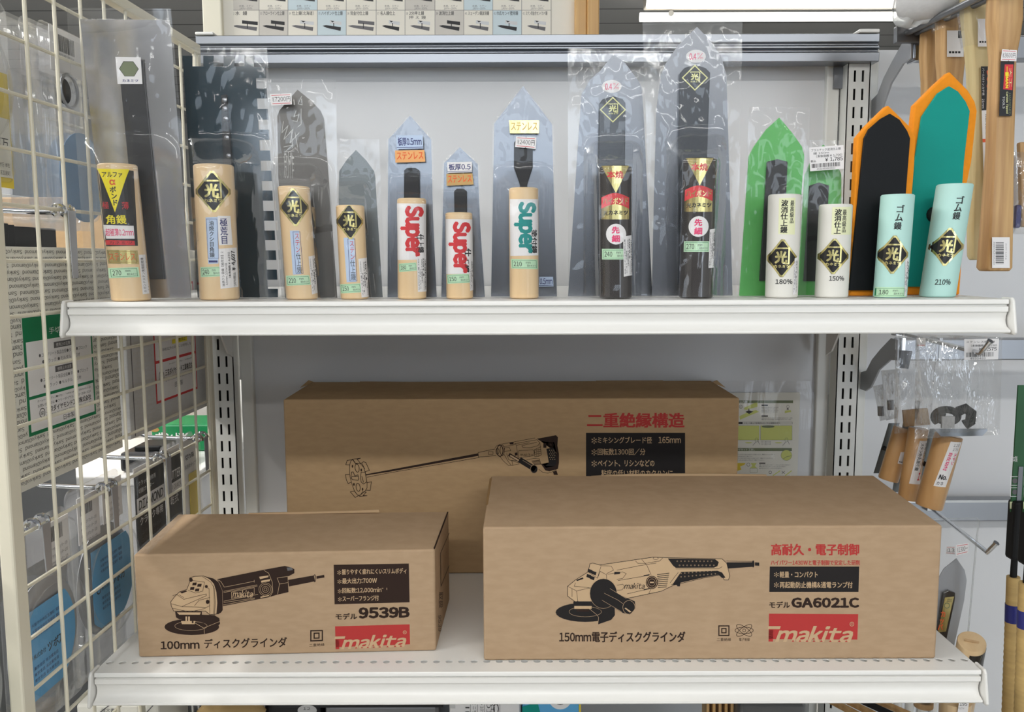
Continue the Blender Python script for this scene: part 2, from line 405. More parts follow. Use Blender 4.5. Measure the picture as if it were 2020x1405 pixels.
def shelf(label, z, D0, rowy):
    t = thing('steel_shelf', label, 'shelf', ((SX0 + SX1) / 2, D0 + 0.2, R(z)))
    zt = R(z)
    dk = MB()
    dk.box((SX0, D0 + 0.028, zt - 0.022), (SX1, D0 + 0.030, zt - 0.001)).box((SX0, D0 + 0.012, zt - 0.001), (SX1, D0 + rowy - 0.0065, zt))
    y1, y2, xr = D0 + rowy + 0.0065, BACK - 0.012, SX0 + 0.0075
    dk.hexa([(SX0, y1, zt - 0.001), (SX1, y1, zt - 0.001), (SX1, y2, zt - 0.001), (xr, y2, zt - 0.001), (SX0, y1, zt), (SX1, y1, zt), (SX1, y2, zt), (xr, y2, zt)])
    dk.hexa([(SX0, y1, zt - 0.024), (SX0 + 0.0015, y1, zt - 0.024), (xr + 0.0015, y2, zt - 0.024), (xr, y2, zt - 0.024), (SX0, y1, zt - 0.001), (SX0 + 0.0015, y1, zt - 0.001), (xr + 0.0015, y2, zt - 0.001), (xr, y2, zt - 0.001)])
    dk.box((SX0, D0 + 0.012, zt - 0.024), (SX0 + 0.0015, y1, zt - 0.001)).box((SX1 - 0.0015, D0 + 0.012, zt - 0.024), (SX1, BACK - 0.012, zt - 0.001))
    dk.box((xr, BACK - 0.0135, zt - 0.024), (SX1, BACK - 0.012, zt - 0.001))
    # perforated strip
    p = 0.01275; n = int((SX1 - SX0) / p); pw = (SX1 - SX0) / n
    for i in range(n):
        cx = SX0 + (i + 0.5) * pw; cy = D0 + rowy
        sq = [(cx + pw / 2 * a, cy + 0.0065 * b) for a, b in ((1, 0), (1, .5), (1, 1), (.5, 1), (0, 1), (-.5, 1), (-1, 1), (-1, .5), (-1, 0), (-1, -.5), (-1, -1), (-.5, -1), (0, -1), (.5, -1), (1, -1), (1, -.5))]
        ci = [(cx + 0.0036 * math.cos(k * math.pi / 8), cy + 0.0036 * math.sin(k * math.pi / 8)) for k in range(16)]
        vs = [(x, y, zt) for x, y in sq] + [(x, y, zt) for x, y in ci] + [(x, y, zt - 0.001) for x, y in ci]
        dk.add(vs, [(k, (k + 1) % 16, 16 + (k + 1) % 16, 16 + k) for k in range(16)] + [(16 + k, 16 + (k + 1) % 16, 32 + (k + 1) % 16, 32 + k) for k in range(16)])
    dk.build('deck', 'white_steel', t)
    prof = [(0.012, 0.0), (0.0, -0.0002), (-0.0008, -0.0012), (-0.0008, -0.0044), (0.0022, -0.0052), (0.0022, -0.0066), (-0.0006, -0.0072), (-0.0006, -0.0118), (0.0012, -0.0124),
            (0.0030, -0.0165), (0.0034, -0.020), (0.0026, -0.0232), (0.0002, -0.0262), (-0.0045, -0.0284), (-0.0062, -0.0288), (-0.0066, -0.0306), (-0.0056, -0.0318), (0.012, -0.0318)]
    lip = MB(); a = [(SX0 + 0.001, D0 + y, zt + dz) for y, dz in prof]
    lip.prism(a, (SX1 - SX0 - 0.002, 0, 0))
    lip.build('price_rail', 'white_steel', t, smooth=True)
    capp = [(0.016, 0.0015), (-0.002, 0.0015), (-0.0045, -0.002), (-0.011, -0.031), (-0.0085, -0.0335), (0.016, -0.0335)]
    for x in (SX0 - 0.0035, SX1 + 0.0005):
        MB().prism([(x, D0 + y, zt + dz) for y, dz in capp], (0.003, 0, 0)).build('end_cap', 'white_steel', t, bevel=0.0012)
    for x in (SX0 + 0.018, SX1 - 0.020):
        pl = [(1.267, -0.024), (1.10, -0.024), (1.11, -0.030), (1.17, -0.040), (1.215, -0.060), (1.245, -0.092), (1.267, -0.100)]
        MB().prism([(x, y, zt + dz) for y, dz in pl], (0.0025, 0, 0)).build('bracket', 'white_steel', t)
    return t
shelf('white perforated steel shelf holding the row of plastering trowels', ZU, 0.839, 0.050)
shelf('white perforated steel shelf carrying the three cartons', ZL, 0.850, 0.0225)

def upright(xc, label, z0, z1, w=0.032, dep=0.026, D=1.268):
    t = thing('slotted_upright', label, 'upright', (xc, D, R(z0)))
    b = MB(); p = 0.0248; n = int((z1 - z0) / p)
    sw, sh, gap = 0.0032, 0.0155, 0.0056
    for i in range(n):
        za = R(z0 + i * p); zb = za + p; zs = za + (p - sh) / 2; ze = zs + sh
        xs = [xc - w / 2, xc - gap - sw / 2, xc - gap + sw / 2, xc + gap - sw / 2, xc + gap + sw / 2, xc + w / 2]
        for k in range(5):
            if k in (1, 3):
                for q0, q1 in ((za, zs), (ze, zb)): b.add([(xs[k], D, q0), (xs[k + 1], D, q0), (xs[k + 1], D, q1), (xs[k], D, q1)], [(0, 1, 2, 3)])
                x0, x1 = xs[k], xs[k + 1]
                for e in (((x0, zs), (x1, zs)), ((x1, zs), (x1, ze)), ((x1, ze), (x0, ze)), ((x0, ze), (x0, zs))):
                    (ax, az), (bx, bz) = e
                    b.add([(ax, D, az), (bx, D, bz), (bx, D + 0.0016, bz), (ax, D + 0.0016, az)], [(0, 1, 2, 3)])
            else:
                b.add([(xs[k], D, za), (xs[k + 1], D, za), (xs[k + 1], D, zb), (xs[k], D, zb)], [(0, 1, 2, 3)])
    zt = R(z0 + n * p)
    b.box((xc - w / 2, D, R(z0)), (xc - w / 2 + 0.0016, D + dep, zt)).box((xc + w / 2 - 0.0016, D, R(z0)), (xc + w / 2, D + dep, zt))
    b.build('slotted_face', 'upright_white', t, recalc=False)
    MB().box((xc - w / 2 + 0.0016, D + dep - 0.002, R(z0)), (xc + w / 2 - 0.0016, D + dep, zt)).build('shade_web', 'rubber_black', t)  # black paints in the shade inside the hollow white upright
    return t
XL = at(439, 720, 1.268).x; XR = at(1671, 760, 1.268).x
upright(XL, 'white slotted steel upright between the wire grid and the back panel', -1.30, 0.30)
upright(XR, 'white slotted steel upright between the two back panels', -1.30, 0.30)

def back_panel(label, xa, xb, z0, z1):
    t = thing('back_panel', label, 'back panel', ((xa + xb) / 2, BACK, R(z0)))
    MB().box((xa + 0.012, BACK, R(z0)), (xb - 0.012, BACK + 0.012, R(z1))).build('panel_sheet', 'panel_white', t)
    for x in (xa, xb - 0.018):
        MB().box((x, BACK - 0.010, R(z0)), (x + 0.018, BACK + 0.012, R(z1))).build('edge_strip', 'upright_white', t, bevel=0.002)
    return t
back_panel('white sheet steel back panel behind the trowels and cartons', XL + 0.0185, XR - 0.0185, -1.30, 0.292)
back_panel('white sheet steel back panel of the next bay behind the hanging handles', XR + 0.0185, XR + 0.93, -1.30, 0.292)

# grooved aluminium bars along the top of the back panels
def topbar(label, x0, x1, D, zt, zb, prof=None):
    h = zt - zb
    pr = [(0.03, 0), (0, 0), (0, -0.30 * h), (0.0035, -0.34 * h), (0.0035, -0.40 * h), (-0.001, -0.44 * h), (-0.001, -0.52 * h), (0.004, -0.57 * h), (0.004, -0.63 * h), (-0.0015, -0.67 * h), (-0.0015, -h), (0.03, -h)]
    t = thing('aluminium_bar', label, 'bar', ((x0 + x1) / 2, D, R(zb)))
    MB().prism([(x0, D + y, R(zt + dz)) for y, dz in pr], (x1 - x0, 0, 0)).build('extrusion', 'aluminium', t, bevel=0.0008)
    return t
za, zb_ = at(1010, 68, 1.255).z - H, at(1010, 124, 1.255).z - H
xa, xb = at(386, 90, 1.255).x, at(1735, 90, 1.255).x
t = topbar('long grooved aluminium bar across the top of the back panel', xa, xb, 1.255, za, zb_)
MB().box((xa + 0.001, 1.25, R(za)), (xa + 0.026, 1.285, R(za) + 0.004)).build('end_cover', 'white_steel', t, bevel=0.0015)
MB().box((xb - 0.030, 1.25, R(za)), (xb - 0.002, 1.285, R(za) + 0.005)).build('end_cover', 'white_steel', t, bevel=0.0015)
MB().box((xa + 0.03, 1.2855, R(zb_) - 0.03), (xa + 0.05, 1.289, R(za))).build('fixing_tab', 'grey_steel', t)
MB().box((xb - 0.05, 1.2855, R(zb_) - 0.03), (xb - 0.03, 1.289, R(za))).build('fixing_tab', 'grey_steel', t)

# framed catalogue poster standing behind the bar
PD = 1.345
q0 = at(455, 70, PD); q1 = at(1133, 70, PD); q2 = at(1180, 70, PD); qL = at(405, 70, PD)
zlo = R(zb_) ; zhi = zlo + 0.62
t = thing('catalogue_poster', 'wood framed poster of numbered trowel pictures above the aluminium bar', 'poster', ((q0.x + q1.x) / 2, PD, zlo))
MB().box((qL.x, PD + 0.006, zlo), (q2.x, PD + 0.014, zhi)).build('backing_board', 'paper_grey', t)
MB().grid(30, 1, lambda a, b: Vector((q0.x - 0.012 + a * (q1.x - q0.x + 0.012), PD + 0.004 - 0.006 * max(0, 1 - a * 50), zlo + b * 0.6))).build('paper', 'paper_cream', t, smooth=True)
MB().box((q1.x, PD - 0.012, zlo), ((q1.x + q2.x) / 2, PD + 0.01, zhi)).box(((q1.x + q2.x) / 2, PD - 0.016, zlo), (q2.x, PD + 0.01, zhi)).build('frame_stile', 'pine', t, bevel=0.002)
MB().box((qL.x, PD - 0.010, zlo), (qL.x + 0.028, PD + 0.01, zhi)).build('frame_stile', 'cream_paint', t, bevel=0.002)
A = Art()
colx = [456, 511, 568, 626, 683, 742, 799, 858, 915, 972, 1029, 1087]
cellm = ['paper_cream', 'paper_grey', 'paper_cream', 'paper_blue', 'paper_cream', 'paper_cream', 'paper_cream', 'paper_grey', 'paper_cream', 'paper_blue', 'paper_cream']
upm = ['paper_grey', 'paper_cream', 'paper_blue', 'paper_cream', 'paper_cream', 'paper_cream', 'paper_grey', 'paper_cream', 'paper_blue', 'paper_cream', 'paper_cream']
names = ['水  鏝', 'アローライン仕上鏝', '仕上鏝(北海道)', 'ハイボンド仕上鏝', '背金付仕上鏝', '名人鏝仕上', '2分押え鏝', '波消仕上鏝', 'スェーデン鏝波消鏝', '巾広センイ壁用鏝', 'ステン背金付センイカベ鏝']
for i in range(11):
    x0, x1 = colx[i], colx[i + 1]
    A.rect(x0, 20.5, x1, 70, cellm[i], 0).rect(x0, -60, x1, 20, upm[i], 0)
    A.line([(x0, -60), (x0, 70)], 0.8, 'ink_grey', 1)
    wd = min(0.80 * (x1 - x0), 6.4 * len(names[i]))
    A.txt(names[i], x0 + 8, 22, x0 + 8 + wd * .92, 30, 'ink_black', 1, bold=0.008)
    A.txt('%d' % (32 + i), x0 + 2, 24, x0 + 6, 29, 'ink_grey', 1)
    if i == 6: A.txt('押 え 鏝', x0 + 8, 31, x0 + 41, 37.5, 'ink_black', 1)
    cx = (x0 + x1) / 2 + 2; hm = ['ink_black', 'ink_black', 'card_grey', 'card_grey', 'ink_grey', 'card_grey', 'card_grey', 'ink_black', 'card_grey', 'card_grey', 'card_grey'][i]
    s = [1.15, 1.0, 1.0, 0.85, 1.2, 0.8, 0.9, 0.95, 0.95, 0.9, 0.85][i]
    A.poly([(cx - 24 * s, 51), (cx - 16 * s, 49.5), (cx + 19 * s, 53.5), (cx + 18 * s, 61), (cx - 14 * s, 55)], 'ink_grey' if i % 2 == 0 else 'ink_black', 1)
    A.line([(cx + 2 * s, 46), (cx + 2 * s, 55)], 1.6, 'ink_black', 2)
    A.poly([(cx - 7 * s, 40), (cx + 20 * s, 43), (cx + 20 * s, 49.5), (cx - 7 * s, 46.5)], hm, 2)
    if hm == 'card_grey': A.poly([(cx - 5 * s, 40.6), (cx + 4 * s, 41.6), (cx - 1, 44.5)], 'ink_black', 3)
    A.txt('本焼、ステン', cx - 14, 10, cx + 14, 13.5, 'ink_grey', 1).txt('180%~300%', cx - 13, 14.5, cx + 12, 18.5, 'ink_grey', 1)
    A.poly([(cx - 10, -2), (cx + 22, 0), (cx + 22, 3), (cx + 12, 2)], 'ink_black', 1)
A.line([(colx[0], 20), (colx[-1], 20)], 0.8, 'ink_grey', 1).line([(colx[-1], -60), (colx[-1], 70)], 0.8, 'ink_grey', 1)
A.build('printed_table', t, flat_map(PD + 0.0038))

# ================================================================== cartons
def carton(label, fl, fr, dep_l, dep_r, h, z, mt, wear=(), name='carton'):
    """fl, fr: front bottom corners (x, y); depth vectors along the sides"""
    z += 0.0004; fl = Vector((fl[0], fl[1], z)); fr = Vector((fr[0], fr[1], z)); bl = fl + Vector(dep_l); br = fr + Vector(dep_r)
    t = thing(name, label, 'carton', ((fl + br) / 2)[:])
    up = Vector((0, 0, h)); b = MB().hexa([fl, fr, br, bl, fl + up, fr + up, br + up, bl + up])
    b.build('body', mt, t, bevel=0.0022, seg=3)
    n = (fr - fl).cross(up).normalized()
    if n.y > 0: n = -n
    return t, fl, fr, bl, br, up, n

def logo(A, q, reg=True):
    """red trade panel with the pale slanted word along its lower edge"""
    B = Art()
    B.rect(0, 0, 178, 51, 'print_red', 0).rect(0, 33, 9, 56, 'print_red', 0)
    B.txt('makita', 13, 24, 169, 57, 'carton_edge', 2, bold=0.035, sk=0.33)
    B.poly([(-1, 25), (24, 25), (22, 31), (-2, 31)], 'carton_edge', 2)
    for x in (46, 60, 74, 88, 103, 121, 139, 153): B.poly([(x, 56), (x + 6, 56), (x + 3, 52.5)], 'print_red', 3)
    if reg: B.ring(166, 20, 4, 4, 1.1, 'carton_edge', 2, 14).txt('R', 164.3, 18, 167.8, 22.2, 'carton_edge', 2)
    A.sub(B, q, 178, 57)
def insul(A, x0, y0, x1, y1, w, m):
    A.frame(x0, y0, x1, y1, w, m)
    cx, cy, s = (x0 + x1) / 2, (y0 + y1) / 2, (x1 - x0) * 0.24
    A.frame(cx - s, cy - s, cx + s, cy + s, w, m)

# ---- long carton at the front, third model
t, fl, fr, bl, br, up, n = carton('long brown carton for the 150 mm disc grinder at the lower shelf edge', (-0.0300, 0.8735), (0.4356, 0.8745), (0.003, 0.213, 0), (0.015, 0.209, 0), 0.1413, R(ZL), 'carton')
tp = MB(); zt = R(ZL) + 0.1413 + 0.0003
c = [(966, 944), (981, 941), (975, 992), (958, 997)]
tp.add([atz(x, y, zt) for x, y in c], [(0, 1, 2, 3)]); tp.build('packing_tape', 'brown_tape', t)
fb = MB(); pts = [(1166, 940), (1240, 936), (1330, 935), (1420, 935), (1512, 937), (1512, 941), (1166, 943)]
bkp = bl.y + 0.0005
fb.prism([at(x, y, bkp) for x, y in pts], (0, 0.0025, 0)); fb.build('rear_flap', 'carton_edge', t)
mp = plane_map(fl, n)
z3 = Zm(4.3913, 1060, 1050)
K = 'print_black'
A = Art()
body = [(262, 470), (330, 415), (440, 345), (455, 275), (480, 268), (540, 285), (900, 232), (1000, 218), (1150, 222), (1600, 232), (1640, 270), (1668, 380), (1655, 415), (1620, 415), (1590, 370), (1430, 400), (1180, 460), (1075, 512), (800, 570), (480, 640), (350, 600), (330, 605), (262, 555)]
A.poly(z3(body), 'carton_edge', 0); A.line(z3(body), 1.0, K, 1, True)
A.ell(*z3([(415, 695)])[0], 58.5, 19, K, 1).poly(z3([(438, 655), (560, 640), (670, 640), (672, 720), (640, 760), (525, 800), (530, 740)]), K, 2)
A.ring(*z3([(415, 690)])[0], 32, 10, 0.5, 'carton_edge', 2).line(z3([(438, 655), (522, 722), (530, 740), (525, 800)]), 0.6, 'carton_edge', 3)
A.rect(*z3([(312, 600)])[0], *z3([(480, 640)])[0], K, 2).rect(*z3([(320, 640)])[0], *z3([(470, 665)])[0], 'carton_edge', 3).rect(*z3([(340, 665)])[0], *z3([(450, 690)])[0], 'print_brown', 3)
A.ell(*z3([(572, 532)])[0], 26.5, 29, K, 3).ring(*z3([(572, 532)])[0], 27, 29.5, 0.5, 'carton_edge', 4)
A.poly(z3([(560, 490), (620, 490), (760, 565), (845, 600), (850, 660), (800, 715), (740, 700), (640, 640), (540, 590)]), K, 5)
A.line(z3([(580, 530), (700, 590), (740, 620)]), 0.5, 'carton_edge', 6).line(z3([(630, 490), (770, 575)]), 0.5, 'carton_edge', 6).line(z3([(560, 590), (730, 690)]), 0.5, 'carton_edge', 6)
A.ring(*z3([(793, 652)])[0], 12, 13.5, 0.6, 'carton_edge', 6).ell(*z3([(795, 652)])[0], 9.5, 11, 'print_black', 6).poly(z3([(755, 660), (765, 655), (815, 690), (800, 697)]), 'carton_edge', 7)
g1 = [(1130, 228), (1540, 235), (1572, 260), (1560, 295), (1530, 308), (1200, 310), (1175, 290)]
g2 = [(1245, 345), (1560, 335), (1600, 350), (1630, 395), (1600, 398), (1570, 370), (1430, 395), (1170, 455), (1200, 410)]
A.poly(z3(g1), K, 2).poly(z3(g2), K, 2).poly(z3([(1155, 455), (1240, 430), (1235, 470), (1215, 470), (1205, 458)]), K, 2)
for k in range(10):
    for j in range(2): A.ring(*z3([(1212 + 33 * k + 20 * j, 252 + 36 * j)])[0], 1.1, 1.1, 0.4, 'carton_edge', 3, 8).ring(*z3([(1245 + 33 * k, 358 + 30 * j - 3 * k)])[0], 1.0, 1.0, 0.4, 'carton_edge', 3, 8)
A.ell(*z3([(992, 436)])[0], 12, 13, 'print_brown', 2).ring(*z3([(992, 436)])[0], 10, 11, 0.7, 'carton_edge', 3).ring(*z3([(992, 436)])[0], 6.5, 7, 0.5, 'carton_edge', 3).rect(*z3([(975, 430)])[0], *z3([(1010, 442)])[0], 'carton_edge', 4)
for k in range(8): A.line(z3([(1040 + k, 368 + 16 * k), (1140 - 3 * k, 356 + 17 * k)]), 1.3, K, 2)
for r in ([(545, 290), (640, 295), (660, 330), (600, 360)], [(905, 238), (950, 290), (985, 370)], [(985, 490), (965, 535)], [(690, 330), (890, 290), (1030, 268)], [(850, 250), (870, 270), (930, 272), (1060, 250), (1085, 225)], [(610, 365), (740, 345), (770, 360), (740, 400), (690, 410)], [(700, 420), (965, 375)], [(690, 460), (740, 452), (755, 470), (735, 500), (690, 505)], [(780, 535), (970, 490)], [(330, 440), (320, 470), (440, 480), (470, 490)], [(262, 470), (340, 510), (350, 600)], [(340, 510), (470, 480)], [(300, 490), (300, 560)], [(440, 345), (520, 400), (550, 300)], [(1200, 320), (1570, 318), (1600, 300)], [(520, 400), (545, 340), (600, 370), (600, 410)], [(1150, 440), (1220, 350)]): A.line(z3(r), 0.7, K, 2)
for a, b in ((440, 318), (475, 335), (430, 362), (460, 378)): A.poly(z3([(a, b), (a + 38, b + 12), (a + 30, b + 40), (a - 6, b + 26)]), K, 2)
A.poly(z3([(335, 415), (395, 392), (400, 405), (345, 424)]), K, 2).poly(z3([(668, 345), (718, 345), (715, 362), (665, 368)]), K, 2)
A.line(z3([(925, 378), (968, 370)]), 2.0, K, 2).line(z3([(925, 500), (968, 490)]), 2.0, K, 2)
A.ring(*z3([(1025, 228)])[0], 5, 2.4, 0.6, K, 2)
A.txt('makita', *z3([(752, 440)])[0], *z3([(930, 492)])[0], K, 3, sk=0.3, bold=0.01)
A.poly(z3([(1640, 262), (1860, 262), (1872, 300), (1650, 316)]), K, 2).line(z3([(1640, 250), (1860, 256)]), 0.8, K, 2).ell(*z3([(1870, 276)])[0], 2.4, 7, K, 2).poly(z3([(1885, 262), (1922, 264), (1922, 292), (1885, 290)]), K, 2)
A.build('tool_drawing', t, mp)
A = Art()
A.txt('150mm電子ディスクグラインダ', 1103, 1246, 1352, 1267.5, 'print_brown', 1, bold=0.03)
A.build('product_name', t, mp); A = Art()
insul(A, 1417, 1234, 1439, 1255, 2.2, 'print_brown')
for q in (0, 0.62, -0.62): A.ring(1468, 1244, 18, 6.5, 1.0, 'print_brown', 1, 24, q)
A.ring(1468, 1244, 3, 3, 0.8, 'print_brown', 1, 10)
A.txt('二重絶縁', 1414, 1259, 1442, 1265, 'print_brown', 1).txt('電子制御', 1458, 1259, 1479, 1265, 'print_brown', 1)
A.build('approval_marks', t, mp); A = Art()
A.txt('モデル', 1517.5, 1187, 1558.5, 1200, 'print_brown', 1, bold=0.03).txt('GA6021C', 1561, 1179, 1695, 1199.5, 'print_brown', 1, bold=0.05)
A.build('model_number', t, mp)
A = Art()
A.txt('高耐久・電子制御', 1521, 1073, 1695, 1096, 'print_red', 1, bold=0.034).txt('ハイパワー1430Wと電子制御で安定した研削', 1520.5, 1105, 1696, 1115.5, 'print_red', 1, bold=0.022)
A.build('red_heading', t, mp)
A = Art()
A.poly([(1518.5, 1118), (1695, 1118), (1693.5, 1168), (1517.5, 1168)], K, 0)
A.txt('✻', 1527, 1129, 1536, 1139, 'carton_edge', 1).txt('軽量・コンパクト', 1538, 1127.5, 1613, 1140, 'carton_edge', 1, bold=0.02)
A.txt('✻', 1527, 1149, 1536, 1160, 'carton_edge', 1).txt('再起動防止機構&通電ランプ付', 1538, 1148, 1682, 1160.5, 'carton_edge', 1, bold=0.02)
A.build('feature_panel', t, mp)
A = Art(); logo(A, [(1517, 1211), (1693, 1212), (1691, 1268), (1516, 1267)]); A.build('trade_panel', t, mp)

# ---- short carton, second model
t, fl, fr, bl, br, up, n = carton('short brown carton for the 100 mm disc grinder beside the wire grid', (-0.3895, 0.8835), (-0.0812, 0.8970), (-0.009, 0.146, 0), (0.0045, 0.139, 0), 0.1103, R(ZL), 'carton')
mp = plane_map(fl, n)
z3 = Zm(5.6111, 300, 1090)
A = Art(); K = 'print_brown'
body = [(205, 550), (250, 490), (300, 440), (385, 410), (420, 320), (415, 285), (470, 265), (570, 262), (680, 300), (720, 420), (770, 560), (740, 680), (640, 690), (590, 650), (240, 650), (215, 600)]
A.poly(z3(body), 'carton_edge', 0).line(z3(body), 1.1, K, 1, True)
A.poly(z3([(570, 262), (680, 290), (735, 330), (775, 420), (782, 640), (760, 670), (712, 682), (722, 560), (712, 440), (685, 350), (640, 300)]), K, 2)
barrel = [(715, 298), (1240, 192), (1470, 150), (1530, 165), (1575, 185), (1575, 230), (1500, 270), (1510, 440), (1380, 470), (1300, 495), (785, 595), (778, 420), (745, 340)]
A.poly(z3(barrel), K, 2)
for r in ([(715, 300), (760, 320), (800, 385), (1130, 320)], [(1130, 308), (1130, 330)], [(792, 432), (1160, 360)], [(792, 445), (1165, 372)], [(795, 540), (1170, 465)], [(795, 555), (1135, 505)], [(790, 582), (1135, 515)], [(880, 440), (1130, 390), (1130, 460), (880, 510), (880, 440)], [(1240, 200), (1290, 230), (1330, 330), (1335, 440), (1300, 495)], [(1385, 285), (1505, 265)], [(1390, 460), (1410, 350), (1500, 335)], [(1385, 285), (1410, 350)]): A.line(z3(r), 0.7, 'carton_edge', 3)
A.txt('makita', *z3([(890, 420)])[0], *z3([(1115, 500)])[0], 'carton_edge', 3, sk=0.3, bold=0.015)
A.poly(z3([(1185, 270), (1290, 255), (1285, 275), (1195, 297)]), 'carton_edge', 3).poly(z3([(1205, 315), (1310, 295), (1300, 320), (1210, 335)]), 'carton_edge', 3).poly(z3([(1200, 490), (1300, 470), (1290, 485), (1200, 505)]), 'carton_edge', 3)
for rr in (13, 10, 6, 3): A.ring(*z3([(1255, 410)])[0], rr, rr, 0.6, 'carton_edge', 4, 20)
A.poly(z3([(1505, 305), (1790, 255), (1805, 320), (1515, 378)]), K, 2).ring(*z3([(1800, 287)])[0], 2, 7, 1.2, K, 2).poly(z3([(1820, 265), (1905, 248), (1908, 278), (1822, 293)]), K, 2).poly(z3([(1490, 168), (1540, 165), (1560, 195), (1500, 205)]), 'ink_grey', 3)
A.ell(*z3([(440, 825)])[0], 54, 16, K, 2).poly(z3([(550, 690), (690, 695), (745, 730), (752, 790), (690, 860), (578, 900), (572, 840), (480, 785)]), K, 3)
A.ring(*z3([(430, 815)])[0], 32, 9, 0.5, 'carton_edge', 3).line(z3([(480, 785), (575, 840), (578, 900)]), 0.7, 'carton_edge', 4).line(z3([(578, 835), (750, 765)]), 0.6, 'carton_edge', 4)
A.poly(z3([(255, 655), (550, 655), (550, 720), (500, 750), (300, 740), (265, 720)]), K, 4).poly(z3([(275, 665), (540, 665), (530, 690), (300, 690)]), 'carton_edge', 5).poly(z3([(320, 760), (480, 760), (470, 795), (330, 795)]), 'carton_edge', 5)
for a in (370, 400, 440): A.poly(z3([(a, 710), (a + 18, 710), (a + 18, 785), (a, 785)]), 'carton_edge' if a != 440 else K, 6)
for r in ([(230, 480), (270, 465), (350, 520), (600, 460), (600, 480), (330, 600), (215, 570)], [(330, 600), (600, 610), (640, 590)], [(230, 620), (420, 660), (590, 620)], [(470, 590), (520, 530), (640, 500)], [(400, 420), (480, 450), (560, 430), (580, 330), (440, 310)], [(600, 390), (630, 400), (640, 680)], [(680, 370), (690, 560), (680, 680)], [(560, 270), (650, 330), (690, 400), (700, 560), (690, 690)], [(300, 470), (350, 500)]): A.line(z3(r), 0.75, K, 2)
for a, b in ((450, 335), (505, 350), (425, 385), (480, 402)): A.poly(z3([(a, b), (a + 45, b - 2), (a + 38, b + 30), (a - 6, b + 30)]), K, 2)
A.ell(*z3([(615, 548)])[0], 3.6, 4.2, K, 2).ell(*z3([(600, 378)])[0], 3, 3, K, 2).ell(*z3([(430, 305)])[0], 3.5, 4, K, 2).poly(z3([(310, 440), (375, 420), (390, 432), (330, 455)]), K, 2)
A.build('tool_drawing', t, mp)
A = Art()
B = Art().txt('100mm', 0, 2.5, 77, 18, 'print_brown', 1, bold=0.03).txt('ディスクグラインダ', 86, 0, 250, 18, 'print_brown', 1, bold=0.02)
A.sub(B, [(316.5, 1263), (566, 1257), (566, 1277), (317, 1281.5)], 250, 18)
A.build('product_name', t, mp); A = Art()
B = Art(); insul(B, 0, 0, 25, 22, 2.4, 'print_brown'); B.txt('二重絶縁', -2, 26, 28, 32, 'print_brown', 1)
A.sub(B, [(612, 1243.5), (637, 1243), (637, 1265), (612, 1266)], 25, 22); A.build('approval_marks', t, mp); A = Art()
B = Art().txt('モデル', 0, 11, 43, 23, 'print_brown', 1, bold=0.03).txt('9539B', 46, 0, 147, 22, 'print_brown', 1, bold=0.05)
A.sub(B, [(661.5, 1199), (808, 1197), (808, 1219), (662, 1222)], 147, 22)
A.build('model_number', t, mp)
A = Art(); B = Art().rect(0, 0, 149, 78, 'print_brown', 0)
for k, (s, xe) in enumerate((('握りやすく疲れにくいスリムボディ', 144), ('最大出力:700W', 85), ('回転数:12,000min⁻¹', 105), ('スーパーフランジ付', 88))):
    y = [9, 27, 46, 62][k]
    B.txt('✻', 7, y + 2, 14.5, y + 11, 'carton_edge', 1).txt(s, 16, y, xe, y + 11, 'carton_edge', 1, bold=0.02)
A.sub(B, [(658.2, 1114.5), (806.5, 1112), (808, 1188.5), (660, 1192.5)], 149, 78); A.build('feature_panel', t, mp)
A = Art(); logo(A, [(661, 1236), (808, 1232), (809, 1276), (662, 1282)]); A.build('trade_panel', t, mp)
# side end with outlined panel and lid gap
ns = Vector((1, -0.03, 0)).normalized()
A = Art(); A.line([(869, 1092), (886, 1052)], 0.9, 'print_brown', 1).line([(869, 1092), (870, 1157), (886, 1116)], 0.9, 'print_brown', 1)
A.txt('取扱', 866, 1168, 874, 1200, 'print_brown', 1, rot=90).txt('9539', 864.5, 1214, 870.5, 1246, 'print_brown', 1, rot=90)
A.build('side_print', t, plane_map(fr + Vector((0.0002, 0, 0)), ns))
MB().tube([fr + up + Vector((-0.0006, 0.003, 0.0004)), br + up + Vector((-0.0006, -0.004, 0.0004))], 0.0008, 6).build('lid_gap', 'print_brown', t)
bp = MB(); bp.prism([at(x, y, bl.y - 0.0015) for x, y in ((490, 1013), (700, 1008), (748, 1006), (748, 1011), (490, 1016))], (0, 0.002, 0)); bp.build('rear_flap', 'carton_edge', t)
# clear tape over its far end
tp = MB(); L0, L1 = fl + up, bl + up
tp.grid(8, 14, lambda a, b: L0.lerp(L1, b) + Vector((-0.0006 + a * 0.016 * (1 - 0.4 * b), 0, 0.0005 + 0.0012 * abs(math.sin(b * 25 + a * 3)))))
tp.build('clear_tape', 'blister_film', t, smooth=True)

